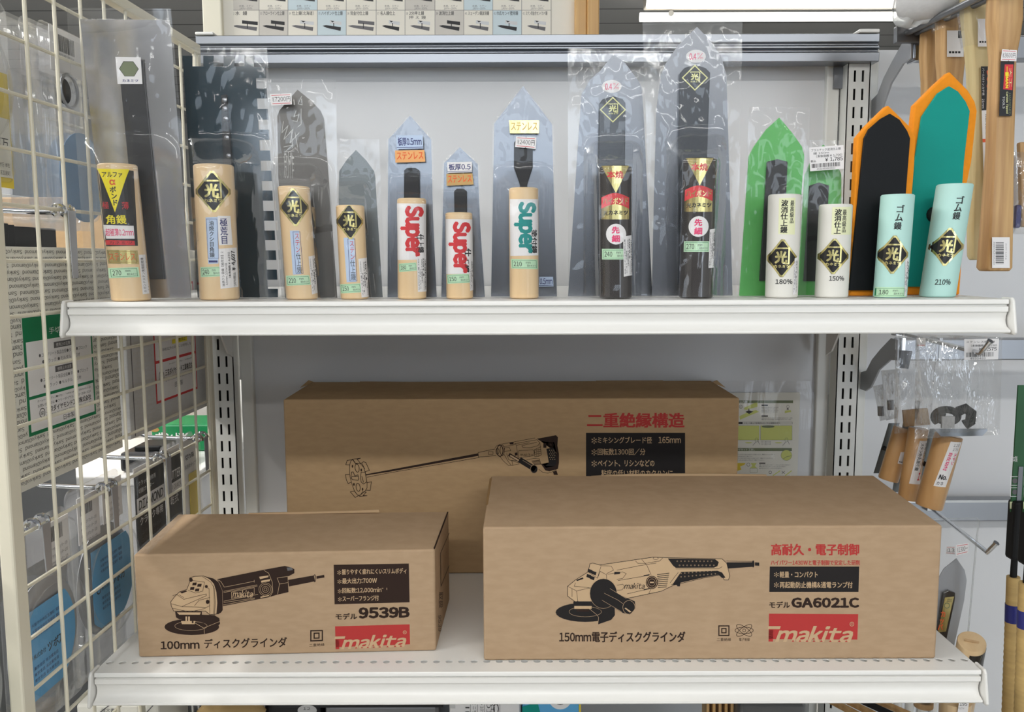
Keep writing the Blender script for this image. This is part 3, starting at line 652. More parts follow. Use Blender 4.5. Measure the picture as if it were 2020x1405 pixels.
# ---- big mixer carton behind
t, fl, fr, bl, br, up, n = carton('large brown mixer carton standing behind the two grinder cartons', (-0.2945, 1.128), (0.2925, 1.128), (0.0, 0.163, 0), (0.0, 0.163, 0), 0.2322, R(ZL), 'carton_back')
mp = plane_map(fl, n)
A = Art(); K = 'print_brown'
z3 = Zm(12.77, 670, 890)
disc = [(250, 350), (290, 235), (340, 220), (400, 310), (530, 320), (610, 420), (640, 530), (690, 790), (690, 930), (640, 1010), (520, 1110), (450, 1110), (370, 1000), (300, 800), (250, 590)]
A.line(z3(disc), 1.1, K, 1, True)
for r in ([(255, 350), (155, 345), (190, 235), (330, 220)], [(320, 210), (525, 180), (440, 210), (530, 315), (400, 320), (330, 220)], [(540, 310), (600, 270), (660, 290), (750, 490), (640, 520)], [(560, 310), (630, 450)], [(250, 590), (145, 595), (170, 730), (215, 820), (280, 790)], [(540, 535), (650, 535), (685, 780), (600, 830), (540, 780), (525, 650), (540, 535)], [(560, 640), (600, 790)], [(690, 800), (800, 775), (770, 990), (660, 985)], [(370, 1010), (270, 1030), (390, 1170), (490, 1120)], [(380, 1020), (450, 1110)], [(500, 1140), (580, 1030), (670, 1035), (590, 1120), (690, 1125), (510, 1145)]): A.line(z3(r), 1.15, K, 1)
for cx, cy, a, b in ((440, 430, 4, 8), (465, 915, 4, 8)): A.ring(*z3([(cx, cy)])[0], a, b, 1.2, K, 1, 20, -0.15)
for cx, cy in ((325, 385), (545, 480), (360, 840), (578, 965)): A.ell(*z3([(cx, cy)])[0], 1.5, 3, K, 1, 12)
A.line(z3([(290, 620), (300, 530), (340, 525), (385, 630), (460, 600), (480, 700), (460, 740), (320, 720), (290, 680), (310, 640), (460, 640)]), 1.2, K, 1)
A.poly(z3([(660, 585), (1277, 470)]) + [(943, 894.5), (944, 899.5)] + z3([(1277, 520), (660, 615)]), 'print_brown', 1).line(z3([(690, 660), (1277, 545)]) + [(945, 903)], 0.9, K, 1)
z4 = Zm(10.1, 960, 840)
A.line([(943, 893), (976, 886)], 1, K, 1).line([(944, 902), (978, 899)], 1, K, 1).line([(943, 893), (944, 902)], 1, K, 1).frame(963, 891, 973, 897, 0.8, K)
A.ring(*z4([(265, 500)])[0], 6, 11, 1.6, K, 1).ring(*z4([(310, 490)])[0], 4, 10.5, 1.0, K, 1).ring(*z4([(215, 510)])[0], 3, 6, 1.0, K, 1)
for r in ([(170, 440), (200, 400), (280, 370), (480, 335), (960, 245)], [(270, 620), (330, 700), (430, 790), (520, 790), (650, 760)], [(480, 340), (520, 370), (580, 360), (600, 440), (620, 620)], [(340, 420), (560, 380)], [(350, 510), (360, 440), (450, 430), (480, 500), (350, 510)], [(560, 360), (1000, 280), (1060, 340), (1020, 400), (860, 440), (720, 430), (700, 400), (1000, 330)], [(640, 500), (920, 480), (950, 520), (930, 600), (640, 640), (640, 500)], [(1060, 350), (1090, 580), (1040, 610), (960, 620), (950, 480), (1080, 420)], [(340, 560), (420, 700), (480, 780)], [(400, 560), (440, 680), (640, 740)], [(520, 790), (500, 690), (620, 700)], [(780, 690), (940, 650), (1050, 660), (1080, 770)], [(1040, 870), (1120, 930), (1220, 945), (1320, 915), (1420, 850)], [(600, 390), (850, 340)], [(960, 490), (1080, 470)], [(960, 530), (1085, 505)], [(960, 570), (1085, 545)], [(1000, 470), (1000, 615)], [(1040, 460), (1040, 605)]): A.line(z4(r), 0.8, K, 1)
A.poly(z4([(1000, 260), (1380, 190), (1420, 230), (1410, 400), (1440, 560), (1440, 740), (1420, 860), (1250, 910), (1170, 890), (1080, 760), (1110, 760), (1180, 840), (1350, 810), (1390, 700), (1390, 540), (1350, 330), (1080, 310)]), K, 1)
A.poly(z4([(1190, 460), (1330, 440), (1390, 560), (1390, 760), (1340, 810), (1170, 800), (1240, 740)]), 'print_black', 2)
for k in range(18): A.ell(*z4([(1255 + 42 * (k % 3) + 20 * (k // 3 % 2), 490 + 36 * (k // 3))])[0], 0.9, 0.9, 'carton_edge', 3, 8)
A.ring(*z4([(1275, 380)])[0], 5, 5.5, 1.2, K, 2).ell(*z4([(1275, 380)])[0], 3, 3.4, K, 2).rect(*z4([(1130, 350)])[0], *z4([(1190, 440)])[0], K, 2)
A.line(z4([(470, 590), (660, 700)]), 6.5, K, 2).line(z4([(480, 600), (660, 705)]), 3.2, 'carton_edge', 3).line(z4([(700, 705), (920, 840)]), 11, 'print_black', 4).ell(*z4([(945, 865)])[0], 7.5, 8.5, 'print_black', 4).ring(*z4([(945, 865)])[0], 7, 8, 0.5, 'carton_edge', 5).line(z4([(720, 690), (900, 800)]), 0.5, 'carton_edge', 5)
for k in range(4): A.line(z4([(900 + 15 * k, 705 + 22 * k), (1045 + 10 * k, 690 + 25 * k)]), 1.3, K, 2)
A.poly(z4([(1320, 920), (1390, 890), (1420, 980), (1340, 980)]), K, 1).txt('makita', *z4([(660, 545)])[0], *z4([(915, 610)])[0], K, 2, sk=0.3)
A.poly(z4([(450, 340), (540, 330), (530, 370), (470, 375)]), K, 2).poly(z4([(560, 540), (610, 535), (610, 590), (560, 600)]), K, 2)
A.build('tool_drawing', t, mp)
A = Art().txt('二重絶縁構造', 1158, 814.5, 1350.5, 844, 'print_red', 1, bold=0.034); A.build('red_heading', t, mp)
A = Art().rect(1156, 854, 1351.5, 990, 'print_black', 0)
for k, (s, x0, x1) in enumerate((('ミキシングブレード径', 1179, 1286), ('回転数1300回/分', 1179, 1273), ('ペイント、リシンなどの', 1179, 1291), ('粘度の低い材料のカクハンに', 1186, 1327))):
    y = [862, 885, 907.5, 927][k]
    if k < 3: A.txt('✻', 1167, y + 1, 1177, y + 14, 'carton_edge', 1)
    A.txt(s, x0, y, x1, y + 13, 'carton_edge', 1, bold=0.014)
A.txt('165mm', 1299, 862, 1343, 874.5, 'carton_edge', 1, bold=0.014); A.build('feature_panel', t, mp)
# printing on its lid (reads from the other side)
zt = R(ZL) + 0.2322
A = Art(); W = fr.x - fl.x
B = Art().rect(0, 0, 100, 40, 'print_red', 0).txt('makita', 8, 0, 92, 22, 'carton_back', 1, rot=180, bold=0.03, sk=0.3); A.sub(B, [(-0.198, 0.138), (-0.110, 0.138), (-0.110, 0.085), (-0.198, 0.085)], 100, 40)
A.txt('株式会社マキタ', -0.20, 0.075, -0.125, 0.061, 'print_brown', 1, rot=180).txt('UT1305', 0.115, 0.135, 0.180, 0.105, 'print_brown', 1, rot=180, bold=0.02).txt('モデル', 0.185, 0.130, 0.215, 0.112, 'print_brown', 1, rot=180, bold=0.02).txt('カクハン機', 0.155, 0.075, 0.230, 0.05, 'print_brown', 1, rot=180, bold=0.02)
A.line([(-0.035, 0.055), (0.09, 0.095)], 0.0025, 'print_brown').poly([(-0.06, 0.04), (-0.015, 0.05), (-0.02, 0.09), (-0.06, 0.07), (-0.075, 0.12)], 'print_brown').ring(0.1, 0.1, 0.012, 0.02, 0.002, 'print_brown').frame(-0.098, 0.1, -0.08, 0.125, 0.0025, 'print_brown')
A.build('lid_print', t, lambda x, y, o: Vector((x, fl.y + y, zt + o)))
# crumpled lid ears
for x, s in ((607, 1), (1416, -1)):
    p = at(x, 752, 1.288)
    MB().prism([p + Vector((-0.012 * s, 0, -0.010)), p + Vector((0.010 * s, 0, -0.002)), p + Vector((0.001 * s, 0, 0.0012))], (0, 0.0015, 0)).build('lid_ear', 'carton_back', t)
MB().prism([at(x, y, 1.2895) for x, y in ((1176, 755), (1176, 751.5), (1308, 751), (1308, 755))], (0, 0.002, 0)).build('rear_flap', 'carton_back', t)
MB().prism([at(x, y, 1.2895) for x, y in ((710, 756), (710, 753), (850, 754), (850, 757))], (0, 0.002, 0)).build('rear_flap', 'carton_back', t)

# instruction sheet in a clear sleeve on the back panel
SD = BACK - 0.0035
p0, p1 = at(1400, 752, SD), at(1606, 960, SD)
t = thing('instruction_sheet', 'printed instruction sheet in a clear sleeve taped to the back panel', 'sheet', ((p0.x + p1.x) / 2, SD, p1.z))
p2 = at(1400, 775, SD); p3 = at(1572, 970, SD)
MB().box((p2.x, SD, p3.z), (p3.x, SD + 0.0006, p2.z)).build('paper', 'card_white', t)
MB().grid(24, 24, lambda a, b: Vector((p0.x + (p1.x - p0.x) * a, SD - 0.0018 - 0.0012 * noise.noise(Vector((a * 6, b * 6, 3))), p1.z - 0.03 + (p0.z - p1.z + 0.03) * b))).build('clear_sleeve', 'thin_bag_film', t, smooth=True)
z5 = Zm(7.025, 1440, 750); A = Art()
def zr(x0, y0, x1, y1, m, L=0): a = z5([(x0, y0), (x1, y1)]); A.rect(*a[0], *a[1], m, L)
def zt_(s, x0, y0, x1, y1, m, L=1): a = z5([(x0, y0), (x1, y1)]); A.txt(s, *a[0], *a[1], m, L)
zr(-120, 282, 875, 320, 'olive'); zr(-120, 942, 857, 984, 'olive'); zt_('木目込み器', 60, 286, 240, 316, 'label_white'); zt_('ハンドカット 工消し', 60, 948, 345, 980, 'label_white')
A.poly(z5([(195, 385), (340, 318), (385, 312), (380, 370), (240, 410), (200, 412)]), 'pale_lime', 1).poly(z5([(130, 500), (260, 440), (360, 415), (405, 440), (300, 480), (140, 550)]), 'pale_lime', 1).poly(z5([(215, 440), (260, 420), (325, 435), (265, 470)]), 'ink_black', 2).line(z5([(262, 400), (264, 430)]), 1.6, 'ink_black', 2)
for y in (340, 490): zr(437, y, 525, y + 18, 'ink_black', 1)
for k in range(4): zt_('●模様の押え直しパターン貼り込み', 440, 370 + 21 * k, 668 - 12 * (k % 2), 386 + 21 * k, 'ink_grey')
for k in range(2): zt_('●壁に当てるだけで簡単に木目模様が出せるパターン押え', 440, 518 + 22 * k, 868 - 20 * k, 534 + 22 * k, 'ink_grey')
A.ring(*z5([(803, 368)])[0], 2.6, 2.6, 0.5, 'ink_grey', 1, 12).poly(z5([(795, 385), (808, 385), (815, 410), (785, 410)]), 'ink_grey', 1).poly(z5([(760, 425), (840, 415), (850, 440), (760, 460)]), 'pale_lime', 1).ring(*z5([(150, 370)])[0], 3, 3.4, 0.7, 'ink_black', 1, 14); zt_('8', 143, 358, 158, 384, 'ink_black')
A.frame(*z5([(-60, 580)])[0], *z5([(866, 612)])[0], 0.6, 'ink_grey'); zr(-60, 582, 175, 612, 'ink_black', 2); zt_('パターン輸入で実用的なローラ2の模様を紹介!', 190, 585, 695, 611, 'ink_black', 2)
for x0, x1 in ((-60, 405), (423, 862)): zr(x0, 630, x1, 832, 'pale_lime', 1); A.frame(*z5([(x0, 630)])[0], *z5([(x1, 832)])[0], 0.5, 'olive', 2)
A.ell(*z5([(528, 645)])[0], 12.5, 2.6, 'olive', 3)
for x in (368, 782): A.ring(*z5([(x, 830)])[0], 3, 4, 0.5, 'olive', 3, 14).line(z5([(x - 10, 860), (x - 50, 905)]), 0.7, 'ink_grey', 2).line(z5([(x + 20, 840), (x + 40, 890)]), 0.7, 'ink_grey', 2).ell(*z5([(x - 110, 868)])[0], 7, 1.2, 'pale_lime', 2)
for k in range(3): zt_('パターン輸入の下部', 428, 846 + 20 * k, 565, 860 + 20 * k, 'ink_grey')
for k in range(4): zt_('ブラウンの中から好きな色をえらび塗りつけて、模様がでてくるパターン', 80, 1024 + 26 * k, [625, 310, 590, 470][k], 1040 + 26 * k, 'ink_grey')
A.ell(*z5([(782, 1042)])[0], 10.7, 10.4, 'pale_lime', 1).ring(*z5([(782, 1042)])[0], 10.7, 10.4, 0.4, 'olive', 2)
A.line(z5([(740, 1090), (790, 1060), (845, 1050)]), 0.8, 'olive', 3)
A.poly(z5([(100, 1150), (215, 1150), (200, 1175), (140, 1200), (160, 1240), (100, 1260)]), 'yellow_card', 1).poly(z5([(285, 1150), (370, 1150), (345, 1190), (375, 1220), (275, 1220), (310, 1190)]), 'pale_lime', 1).frame(*z5([(275, 1222)])[0], *z5([(378, 1285)])[0], 0.5, 'olive').ring(*z5([(255, 1172)])[0], 3, 3.4, 0.6, 'ink_black', 1, 14)
zr(405, 1145, 490, 1160, 'ink_black', 1)
for k in range(3): zt_('●木目込みパターンの入れ方は自在に', 408, 1168 + 23 * k, 840 - 60 * k, 1184 + 23 * k, 'ink_grey')
A.ring(*z5([(558, 1280)])[0], 2.6, 2.6, 0.9, 'ink_grey', 1, 14).line(z5([(720, 1265), (755, 1295)]), 0.9, 'ink_grey').line(z5([(755, 1265), (720, 1295)]), 0.9, 'ink_grey').line(z5([(600, 1320), (690, 1260)]), 2, 'pale_lime').line(z5([(770, 1320), (850, 1260)]), 2, 'pale_lime')
A.build('printing', t, flat_map(SD))

# ================================================================== plastering trowels on the upper shelf
BD, HD = 0.915, 0.8815          # depth of blade sheets and of handle axes
PXM = 0.8815 * 1.003 / FPX               # metres per pixel near the handles
zs = R(ZU)
class Trowel:
    def __init__(s, label, hx, ht, hb, hw, bd=BD, hd=HD):
        """hx: (top axis px, bottom axis px); ht, hb: py of handle top and bottom; hw: width px"""
        s.t = thing('plastering_trowel', label, 'trowel', (at((hx[0] + hx[1]) / 2, hb, hd).x, (bd + hd) / 2, zs), 'trowels on the upper shelf')
        s.hx, s.ht, s.hb, s.bd, s.hd = hx, ht, hb, bd, hd
        r0 = hw / 2 * hd * 1.003 / FPX; s.r = r0
        p1 = at(hx[0], ht, hd); p0 = at(hx[1], hb, hd); p1.z = at(hx[0], ht, hd - r0).z; p0.z = zs + 0.0004; s.p0, s.p1 = p0, p1
    def ax(s, y): return s.hx[0] + (s.hx[1] - s.hx[0]) * (y - s.ht) / (s.hb - s.ht)
    def handle(s, m, end='wood_end', chamfer=0.0012):
        a = (s.p1 - s.p0).normalized(); r = s.r; n = 40; b = MB(); L = (s.p1 - s.p0).length
        rings = []
        for f, k in ((0, r - chamfer), (chamfer, r), (L - chamfer, r), (L, r - chamfer)):
            c = s.p0 + a * f; rings.append([Vector((c.x + k * math.cos(2 * math.pi * i / n), c.y + k * math.sin(2 * math.pi * i / n), c.z)) for i in range(n)])
        vs = [v for R_ in rings for v in R_]
        b.add(vs, [(q * n + i, q * n + (i + 1) % n, (q + 1) * n + (i + 1) % n, (q + 1) * n + i) for q in range(3) for i in range(n)], 0)
        b.add(rings[0], [tuple(range(n))], 1); b.add(rings[3], [tuple(range(n))], 1)
        return b.build('handle', [m, end], s.t, smooth=True)
    def hmap(s, x, y, o):
        """x: px from the handle axis, y: photo row"""
        an = math.asin(max(-0.998, min(0.998, x * PXM / s.r)))
        for _ in range(3):
            q = at(s.ax(y) + x, y, s.hd - s.r * math.cos(an)); k = (q.z - s.p0.z) / (s.p1.z - s.p0.z)
            an = math.asin(max(-0.998, min(0.998, (q.x - (s.p0.x + (s.p1.x - s.p0.x) * k)) / s.r)))
        c = s.p0.lerp(s.p1, k); rr = s.r + 0.00012 + o
        return Vector((c.x + rr * math.sin(an), c.y - rr * math.cos(an), q.z))
    def on_handle(s, A, name, label=None):
        w = s.r / PXM
        return A.build(name, s.t, s.hmap, cuts=[w * math.sin(k * math.pi / 16) for k in range(-7, 8)], label=label)
    def blade(s, pts, m, th=0.0006, name='blade', d=None, bevel=0):
        d = s.bd if d is None else d
        P = [at(x, y, d) for x, y in pts]
        for p in P: p.z = max(p.z, zs + 0.0004)
        return MB().prism(P, (0, th, 0)).build(name, m, s.t, bevel=bevel)
    def bar(s, pts, m='black_metal', th=0.004, name='backing_bar', d=None):
        d = s.bd if d is None else d
        return MB().prism([at(x, y, d - th - 0.0002) for x, y in pts], (0, th, 0)).build(name, m, s.t, bevel=0.0006)
    def neck(s, px, y, rpx=6, m='black_metal'):
        q = at(px, y, s.bd)
        k = (q.z - s.p0.z) / (s.p1.z - s.p0.z); c = s.p0.lerp(s.p1, k)
        return MB().tube([q + Vector((0, -0.004, 0)), Vector((c.x, c.y + s.r * 0.9, q.z))], [rpx * 1.3 * PXM, rpx * PXM], 14).build('neck', m, s.t, smooth=True)
    def on_blade(s, A, name, d=None, label=None):
        return A.build(name, s.t, flat_map((s.bd if d is None else d) - 0.0002), label=label)
    def bag(s, q, seed, m='bag_film', amp=0.0010, seam=None, df=0.0, drape=True, fwd=0.0, sw=0.66):
        """clear sleeve: front sheet drapes over the handle, back sheet lies behind the blade"""
        tl, tr, brx, blx = q; hw = s.r / PXM + 3; d0 = s.bd - 0.0065 - df; fr = s.hd - s.r - 0.0035
        def pxy(a, b):
            l = (tl[0] + (blx[0] - tl[0]) * b, tl[1] + (blx[1] - tl[1]) * b); r = (tr[0] + (brx[0] - tr[0]) * b, tr[1] + (brx[1] - tr[1]) * b)
            return l[0] + (r[0] - l[0]) * a, l[1] + (r[1] - l[1]) * a
        def front(a, b):
            x, y = pxy(a, b); e = min(a, 1 - a)
            l, r = pxy(0, b)[0], pxy(1, b)[0]; c = s.ax(y)
            u = abs(x - c); half = max(8, (c - l if x < c else r - c))
            side = 1.0 if u <= hw else max(0.0, 1 - (u - hw) / max(half * sw - hw, 6)) ** 1.25
            up = max(0.0, min(1.0, (y - s.ht + 55) / 60)); up = up * up * (3 - 2 * up)
            d = d0 - (d0 - fr) * (side * up if drape else 0)
            n = noise.noise(Vector((x * 0.022, y * 0.013, seed))) + 0.6 * noise.noise(Vector((x * 0.06, y * 0.03, seed + 5)))
            n += 1.1 * abs(noise.noise(Vector(((x + y * .6) * 0.02, (y - x) * 0.006, seed + 9))))
            d -= abs(amp * n) * min(1, e * 12) * min(1, b * 14 + 0.1) + fwd * max(0, 1 - b / 0.10) * (1 - a)
            p = at(x, y, d); p.z = max(p.z, zs + 0.0006); return p
        def back(a, b):
            x, y = pxy(a, b); p = at(x, y, s.bd + 0.0022 - fwd * max(0, 1 - b / 0.10) * (1 - a)); p.z = max(p.z, zs + 0.0006); return p
        g = MB().grid(34, 60, front).grid(6, 40, back)
        if seam: g.grid(20, 1, lambda a, b: at(pxy(a, 0)[0], pxy(a, 0)[1] + seam - 0.8 + 1.6 * b, d0 - 0.0022 - fwd * 0.62 * (1 - a)))
        return g.build('clear_sleeve', m, s.t, smooth=True)

def diamond(A, cx, cy, hw, hh, clip=None, foil='gold_foil'):
    def dm(k, r=0.10):
        P = []
        for (ax, ay), (bx, by) in (((0, -1), (1, 0)), ((1, 0), (0, 1)), ((0, 1), (-1, 0)), ((-1, 0), (0, -1))):
            for f in (r, 1 - r): P.append((cx + hw * k * (ax + (bx - ax) * f), cy + hh * k * (ay + (by - ay) * f)))
        return P if clip is None else [(x, max(y, clip)) for x, y in P]
    A.poly(dm(1.0), foil, 1).poly(dm(0.86, 0.07), 'label_black', 2)
    emblem(A, cx, cy, hw, hh, foil, 3)
def emblem(A, cx, cy, hw, hh, foil, L):
    x0, x1, y0, y1 = cx - 0.46 * hw, cx + 0.42 * hw, cy - 0.47 * hh, cy + 0.26 * hh
    A.txt('光', x0, y0 + 0.12 * hh, x1 - 0.10 * hw, y1, foil, L, bold=0.045)
    A.line([(x0, y0), (x1, y0), (x1, y1), (x1 - 0.22 * hw, y1)], 0.095 * hw, foil, L)
    A.txt('カネミツ', cx - 0.50 * hw, cy + 0.31 * hh, cx + 0.48 * hw, cy + 0.47 * hh, foil, L, bold=0.04)
def size_label(A, q, num):
    B = Art().rect(0, 0, 60, 22, 'label_green', 1).frame(3, 2.5, 57, 19.5, 0.7, 'ink_green', 2)
    B.txt(num, 6, 5.5, 24, 16.5, 'ink_black', 2, bold=0.01).txt('mm', 33, 6, 44, 10, 'ink_black', 2).txt('回カネミツ', 36, 12.5, 55, 17, 'ink_black', 2, bold=0.01)
    A.sub(B, q, 60, 22)
def price_strip(A, q, l1, l2, price, wide=1.0):
    W, Hh = 40, 80; B = Art().rect(0, 0, W, Hh, 'label_white', 3)
    f = wide
    B.txt(l1, 4 * f, 6, 10 * f, 76, 'ink_black', 4, rot=-90).txt(l2, 12 * f, 30, 17 * f, 74, 'ink_black', 4, rot=-90)
    B.txt('(本体価格 ' + price[0] + ')', 19 * f, 8, 24 * f, 60, 'ink_black', 4, rot=-90, bold=0.02).txt('10%税込', 28 * f, 50, 32 * f, 77, 'ink_black', 4, rot=-90).txt(price[1], 26 * f, 6, 33 * f, 46, 'ink_black', 4, rot=-90, bold=0.03)
    y = 10
    rnd = random.Random(hash(l1) % 1000 if False else len(l1) * 7 + len(price[1]))
    while y < 76: hgt = rnd.choice((0.7, 1.2, 1.8)); B.rect(35 * f, y, 39.5 * f, y + hgt, 'ink_black', 4); y += hgt + rnd.choice((0.7, 1.1, 1.6))
    A.sub(B, q, W, Hh)
def sticker(A, q, s, bg, ink, line=None, W=54, Hh=26, bold=0.02):
    B = Art().rect(0, 0, W, Hh, bg, 1).txt(s, 3, 4, W - 3, Hh - 6, ink, 2, bold=bold)
    if line: B.rect(0, Hh - 3.5, W, Hh - 2.3, line, 2)
    A.sub(B, q, W, Hh)
def price_tag(A, q, s):
    W, Hh = 44, 22; B = Art().poly([(0, 0), (20, 0), (22, 1.5), (24, 0), (W, 0), (W, Hh), (24, Hh), (22, Hh - 1.5), (20, Hh), (0, Hh)], 'label_white', 1)
    B.rect(3, 2.4, W - 3, 3.4, 'ink_red', 2).rect(3, Hh - 3.4, W - 3, Hh - 2.4, 'ink_red', 2).txt('特価', 4, 6, 7.5, 16, 'ink_grey', 2).txt(s, 9, 6, W - 3, 16, 'ink_black', 2)
    A.sub(B, q, W, Hh)
def Q(x0, y0, x1, y1): return [(x0, y0), (x1, y0), (x1, y1), (x0, y1)]
def hq(T, pts): return [(x - T.ax(y), y) for x, y in pts]

# --- 1: wide rectangular stainless trowel
T = Trowel('wide rectangular mirror steel trowel with a yellow triangle label on its pale handle', (231, 259.5), 321, 592.5, 73, bd=0.8845, hd=0.862)
T.blade([(158, 38), (335, 40), (359, 349), (377, 588), (217, 588), (186, 299)], 'steel_mirror')
T.bar([(233, 120), (281, 120), (284, 166), (322, 551), (275, 551)]); T.neck(270, 430)
T.handle('wood_pale')
A = Art(); B = Art()
P = [(194.4, 333), (258, 336), (269.5, 485), (212, 486)]
A.poly(hq(T, P), 'label_black', 0).poly(hq(T, [(194.4, 333), (253, 333.7), (227, 419)]), 'label_yellow', 1)
def hr(x0, y0, x1, y1): a = T.ax((y0 + y1) / 2); return x0 - a, y0, x1 - a, y1
A.txt('アルファ', *hr(202, 339.5, 241, 350), 'ink_black', 2, bold=0.02).txt('α', *hr(216, 354.5, 227.5, 365), 'ink_orange', 2, bold=0.03)
A.vtxt('ボンド', 224 - T.ax(388), 367.5, 406, 13, 'ink_black', 2, bold=0.03, slant=0.05)
A.txt('極', *hr(204, 398, 215, 412), 'ink_red', 2).txt('薄', *hr(240, 398, 253, 413), 'ink_red', 2).txt('角鏝', *hr(210, 424, 249, 442), 'ink_yellow', 2, bold=0.02)
A.poly(hq(T, [(207, 444), (262, 445.5), (264, 471), (209, 471)]), 'label_white', 1).txt('超極薄0.2mm', *hr(210, 451, 262, 466), 'ink_pink', 2, bold=0.01)
A.poly(hq(T, [(210, 474), (264, 475), (265, 484), (212, 483)]), 'ink_red', 1).txt('カネミツ', *hr(216, 476, 260, 482), 'label_black', 2)
T.on_handle(A, 'front_label')
A = Art(); A.poly(hq(T, [(213, 493), (269, 494), (272, 521), (216, 520)]), 'gold_foil', 0).txt('ステンレス', *hr(216, 500, 266, 514), 'ink_orange', 1); A.frame(*hr(216, 496, 268, 518), 0.7, 'label_bronze', 1); T.on_handle(A, 'gold_label')
A = Art(); size_label(A, hq(T, [(216, 529), (271, 527), (274, 547), (218, 549)]), '270'); T.on_handle(A, 'size_label')
A = Art(); price_strip(A, hq(T, [(271, 503), (290, 501), (297, 578), (279, 581)]), 'αボンドステン角鏝超極薄', '0.2×270mm', ('¥3,960', '¥4,356')); T.on_handle(A, 'price_label')
A = Art(); B = Art().rect(0, 0, 50, 55, 'label_white', 2)
hexa = [(25 + 19 * math.cos(math.radians(60 * k)), 24 + 17 * math.sin(math.radians(60 * k))) for k in range(6)]
B.poly(hexa, 'olive', 3).line(hexa, 0.9, 'ink_black', 4, True).txt('カネミツ', 10, 45, 42, 51, 'ink_navy', 3, bold=0.03)
A.sub(B, [(227.5, 112), (277.5, 113), (281, 166), (232, 166)], 50, 55); T.on_blade(A, 'maker_sticker', T.bd - 0.0045)
T.bag([(131, 15), (337, 17), (388, 589), (172, 589)], 1, seam=22, fwd=0.021, sw=0.98)

# --- 2: notched trowel
T = Trowel('dark teal notched comb trowel with square teeth and a gold diamond on its handle', (421, 434), 322, 595.5, 75.5, bd=0.922)
Lx = lambda y: 360 + 30 * (y - 111) / 477
Rx = lambda y: 523 + 26 * (y - 131) / 457
pts = [(360, 110), (379, 110), (379, 131), (401, 131), (401, 110), (421, 110), (421, 131), (441, 131), (441, 110), (462, 110), (462, 131), (482, 131), (482, 110), (501, 110), (501, 132), (523, 132)]
for y0, y1 in ((154, 174), (194, 215), (236, 256), (276, 297), (317, 337), (357, 376), (396, 416), (435.5, 455), (474, 494), (513, 532), (552, 570)):
    pts += [(Rx(y0), y0), (Rx(y0) - 20, y0), (Rx(y1) - 20, y1), (Rx(y1), y1)]
pts += [(548, 588), (390, 588)]
T.blade(pts, 'teal_lacquer', 0.0012)
T.bar([(436, 188), (446, 186), (457, 330), (466, 560), (446, 560)], th=0.005, name='spine')
for x, y in ((443, 198), (443.5, 215), (445.5, 235), (447.5, 272), (451, 308)):
    p = at(x, y, T.bd - 0.0052); MB().tube([p, p + Vector((0, -0.0012, 0)), p + Vector((0, -0.0018, 0))], [0.0026, 0.0024, 0.0008], 12).build('rivet', 'dull_steel', T.t, smooth=True)
T.neck(452, 430); T.handle('wood_pale')
A = Art(); diamond(A, 420 - T.ax(378), 378, 36.5, 45.5); T.on_handle(A, 'diamond_label')
A = Art(); A.poly(hq(T, [(405.5, 429), (430, 428), (431, 520), (411, 521)]), 'label_blue', 0).frame(*[408.5 - T.ax(470), 432, 430 - T.ax(470), 510], 0.7, 'ink_navy', 1).vtxt('油焼クシ目角鏝', 418.5 - T.ax(470), 435, 508, 10, 'ink_black', 1, bold=0.01, slant=-0.02); A.rect(412 - T.ax(515), 514, 429 - T.ax(515), 518, 'ink_navy', 1); T.on_handle(A, 'blue_label')
A = Art(); A.poly(hq(T, [(429, 426), (453, 426), (457, 483), (432, 484)]), 'label_white', 0).vtxt('極荒目', 441.5 - T.ax(455), 430, 482, 15, 'ink_navy', 1, bold=0.015); T.on_handle(A, 'grade_label')
A = Art(); size_label(A, hq(T, [(396, 527), (434, 526), (440, 545), (397, 547)]), '240'); T.on_handle(A, 'size_label')
A = Art(); price_strip(A, hq(T, [(431, 491), (466, 488), (470, 566), (435, 570)]), '油焼クシ目鏝【極荒目】2', '40mm 10mm目', ('¥4,270', '¥4,697')); T.on_handle(A, 'price_label')
T.bag([(353, 93), (527, 94), (552, 589), (391, 589)], 2, seam=17, sw=0.98)

# --- 3: engraved pointed trowel
T = Trowel('grey pointed trowel with pale brush writing engraved on its blade beside a red price tag', (579, 596.5), 366, 593, 61, bd=0.906)
T.blade([(587, 177), (614, 199), (632, 218), (639, 234), (648, 349), (665.5, 588), (562, 588), (549, 349), (547, 229), (551, 218), (562, 205)], 'steel_warm')
T.neck(603, 430); T.handle('wood_pale')
A = Art()
for st in ([(595, 190), (588, 205), (596, 207), (595, 195)], [(584, 218), (580, 230), (590, 226), (586, 240), (578, 238)], [(559, 240), (556, 262), (568, 248), (560, 275), (578, 255), (572, 282), (590, 262)], [(582, 262), (587, 290)], [(575, 260), (577, 292)], [(560, 290), (578, 286), (562, 300), (580, 298)], [(568, 310), (572, 325)], [(594, 215), (594, 245), (588, 250)]): A.line([(x * 1.0, y) for x, y in st], 1.2, 'engraved', 0)
A.txt('別作', 560, 300, 580, 352, 'engraved', 0)
T.on_blade(A, 'engraving')
A = Art(); diamond(A, 580.5 - T.ax(409), 409, 30.5, 41.5); T.on_handle(A, 'diamond_label')
A = Art(); A.poly(hq(T, [(572, 455), (590, 455), (594, 541), (578, 542)]), 'label_blue', 0).frame(-8.5, 457, 6, 540, 0.8, 'ink_navy', 1).vtxt('ステン', -1, 459, 499, 10, 'ink_red', 1).vtxt('仕上鏝', -1, 499, 539, 10, 'ink_black', 1); T.on_handle(A, 'name_label')
A = Art(); size_label(A, hq(T, [(564.5, 544), (610, 543), (613, 562), (566, 564)]), '210'); T.on_handle(A, 'size_label')
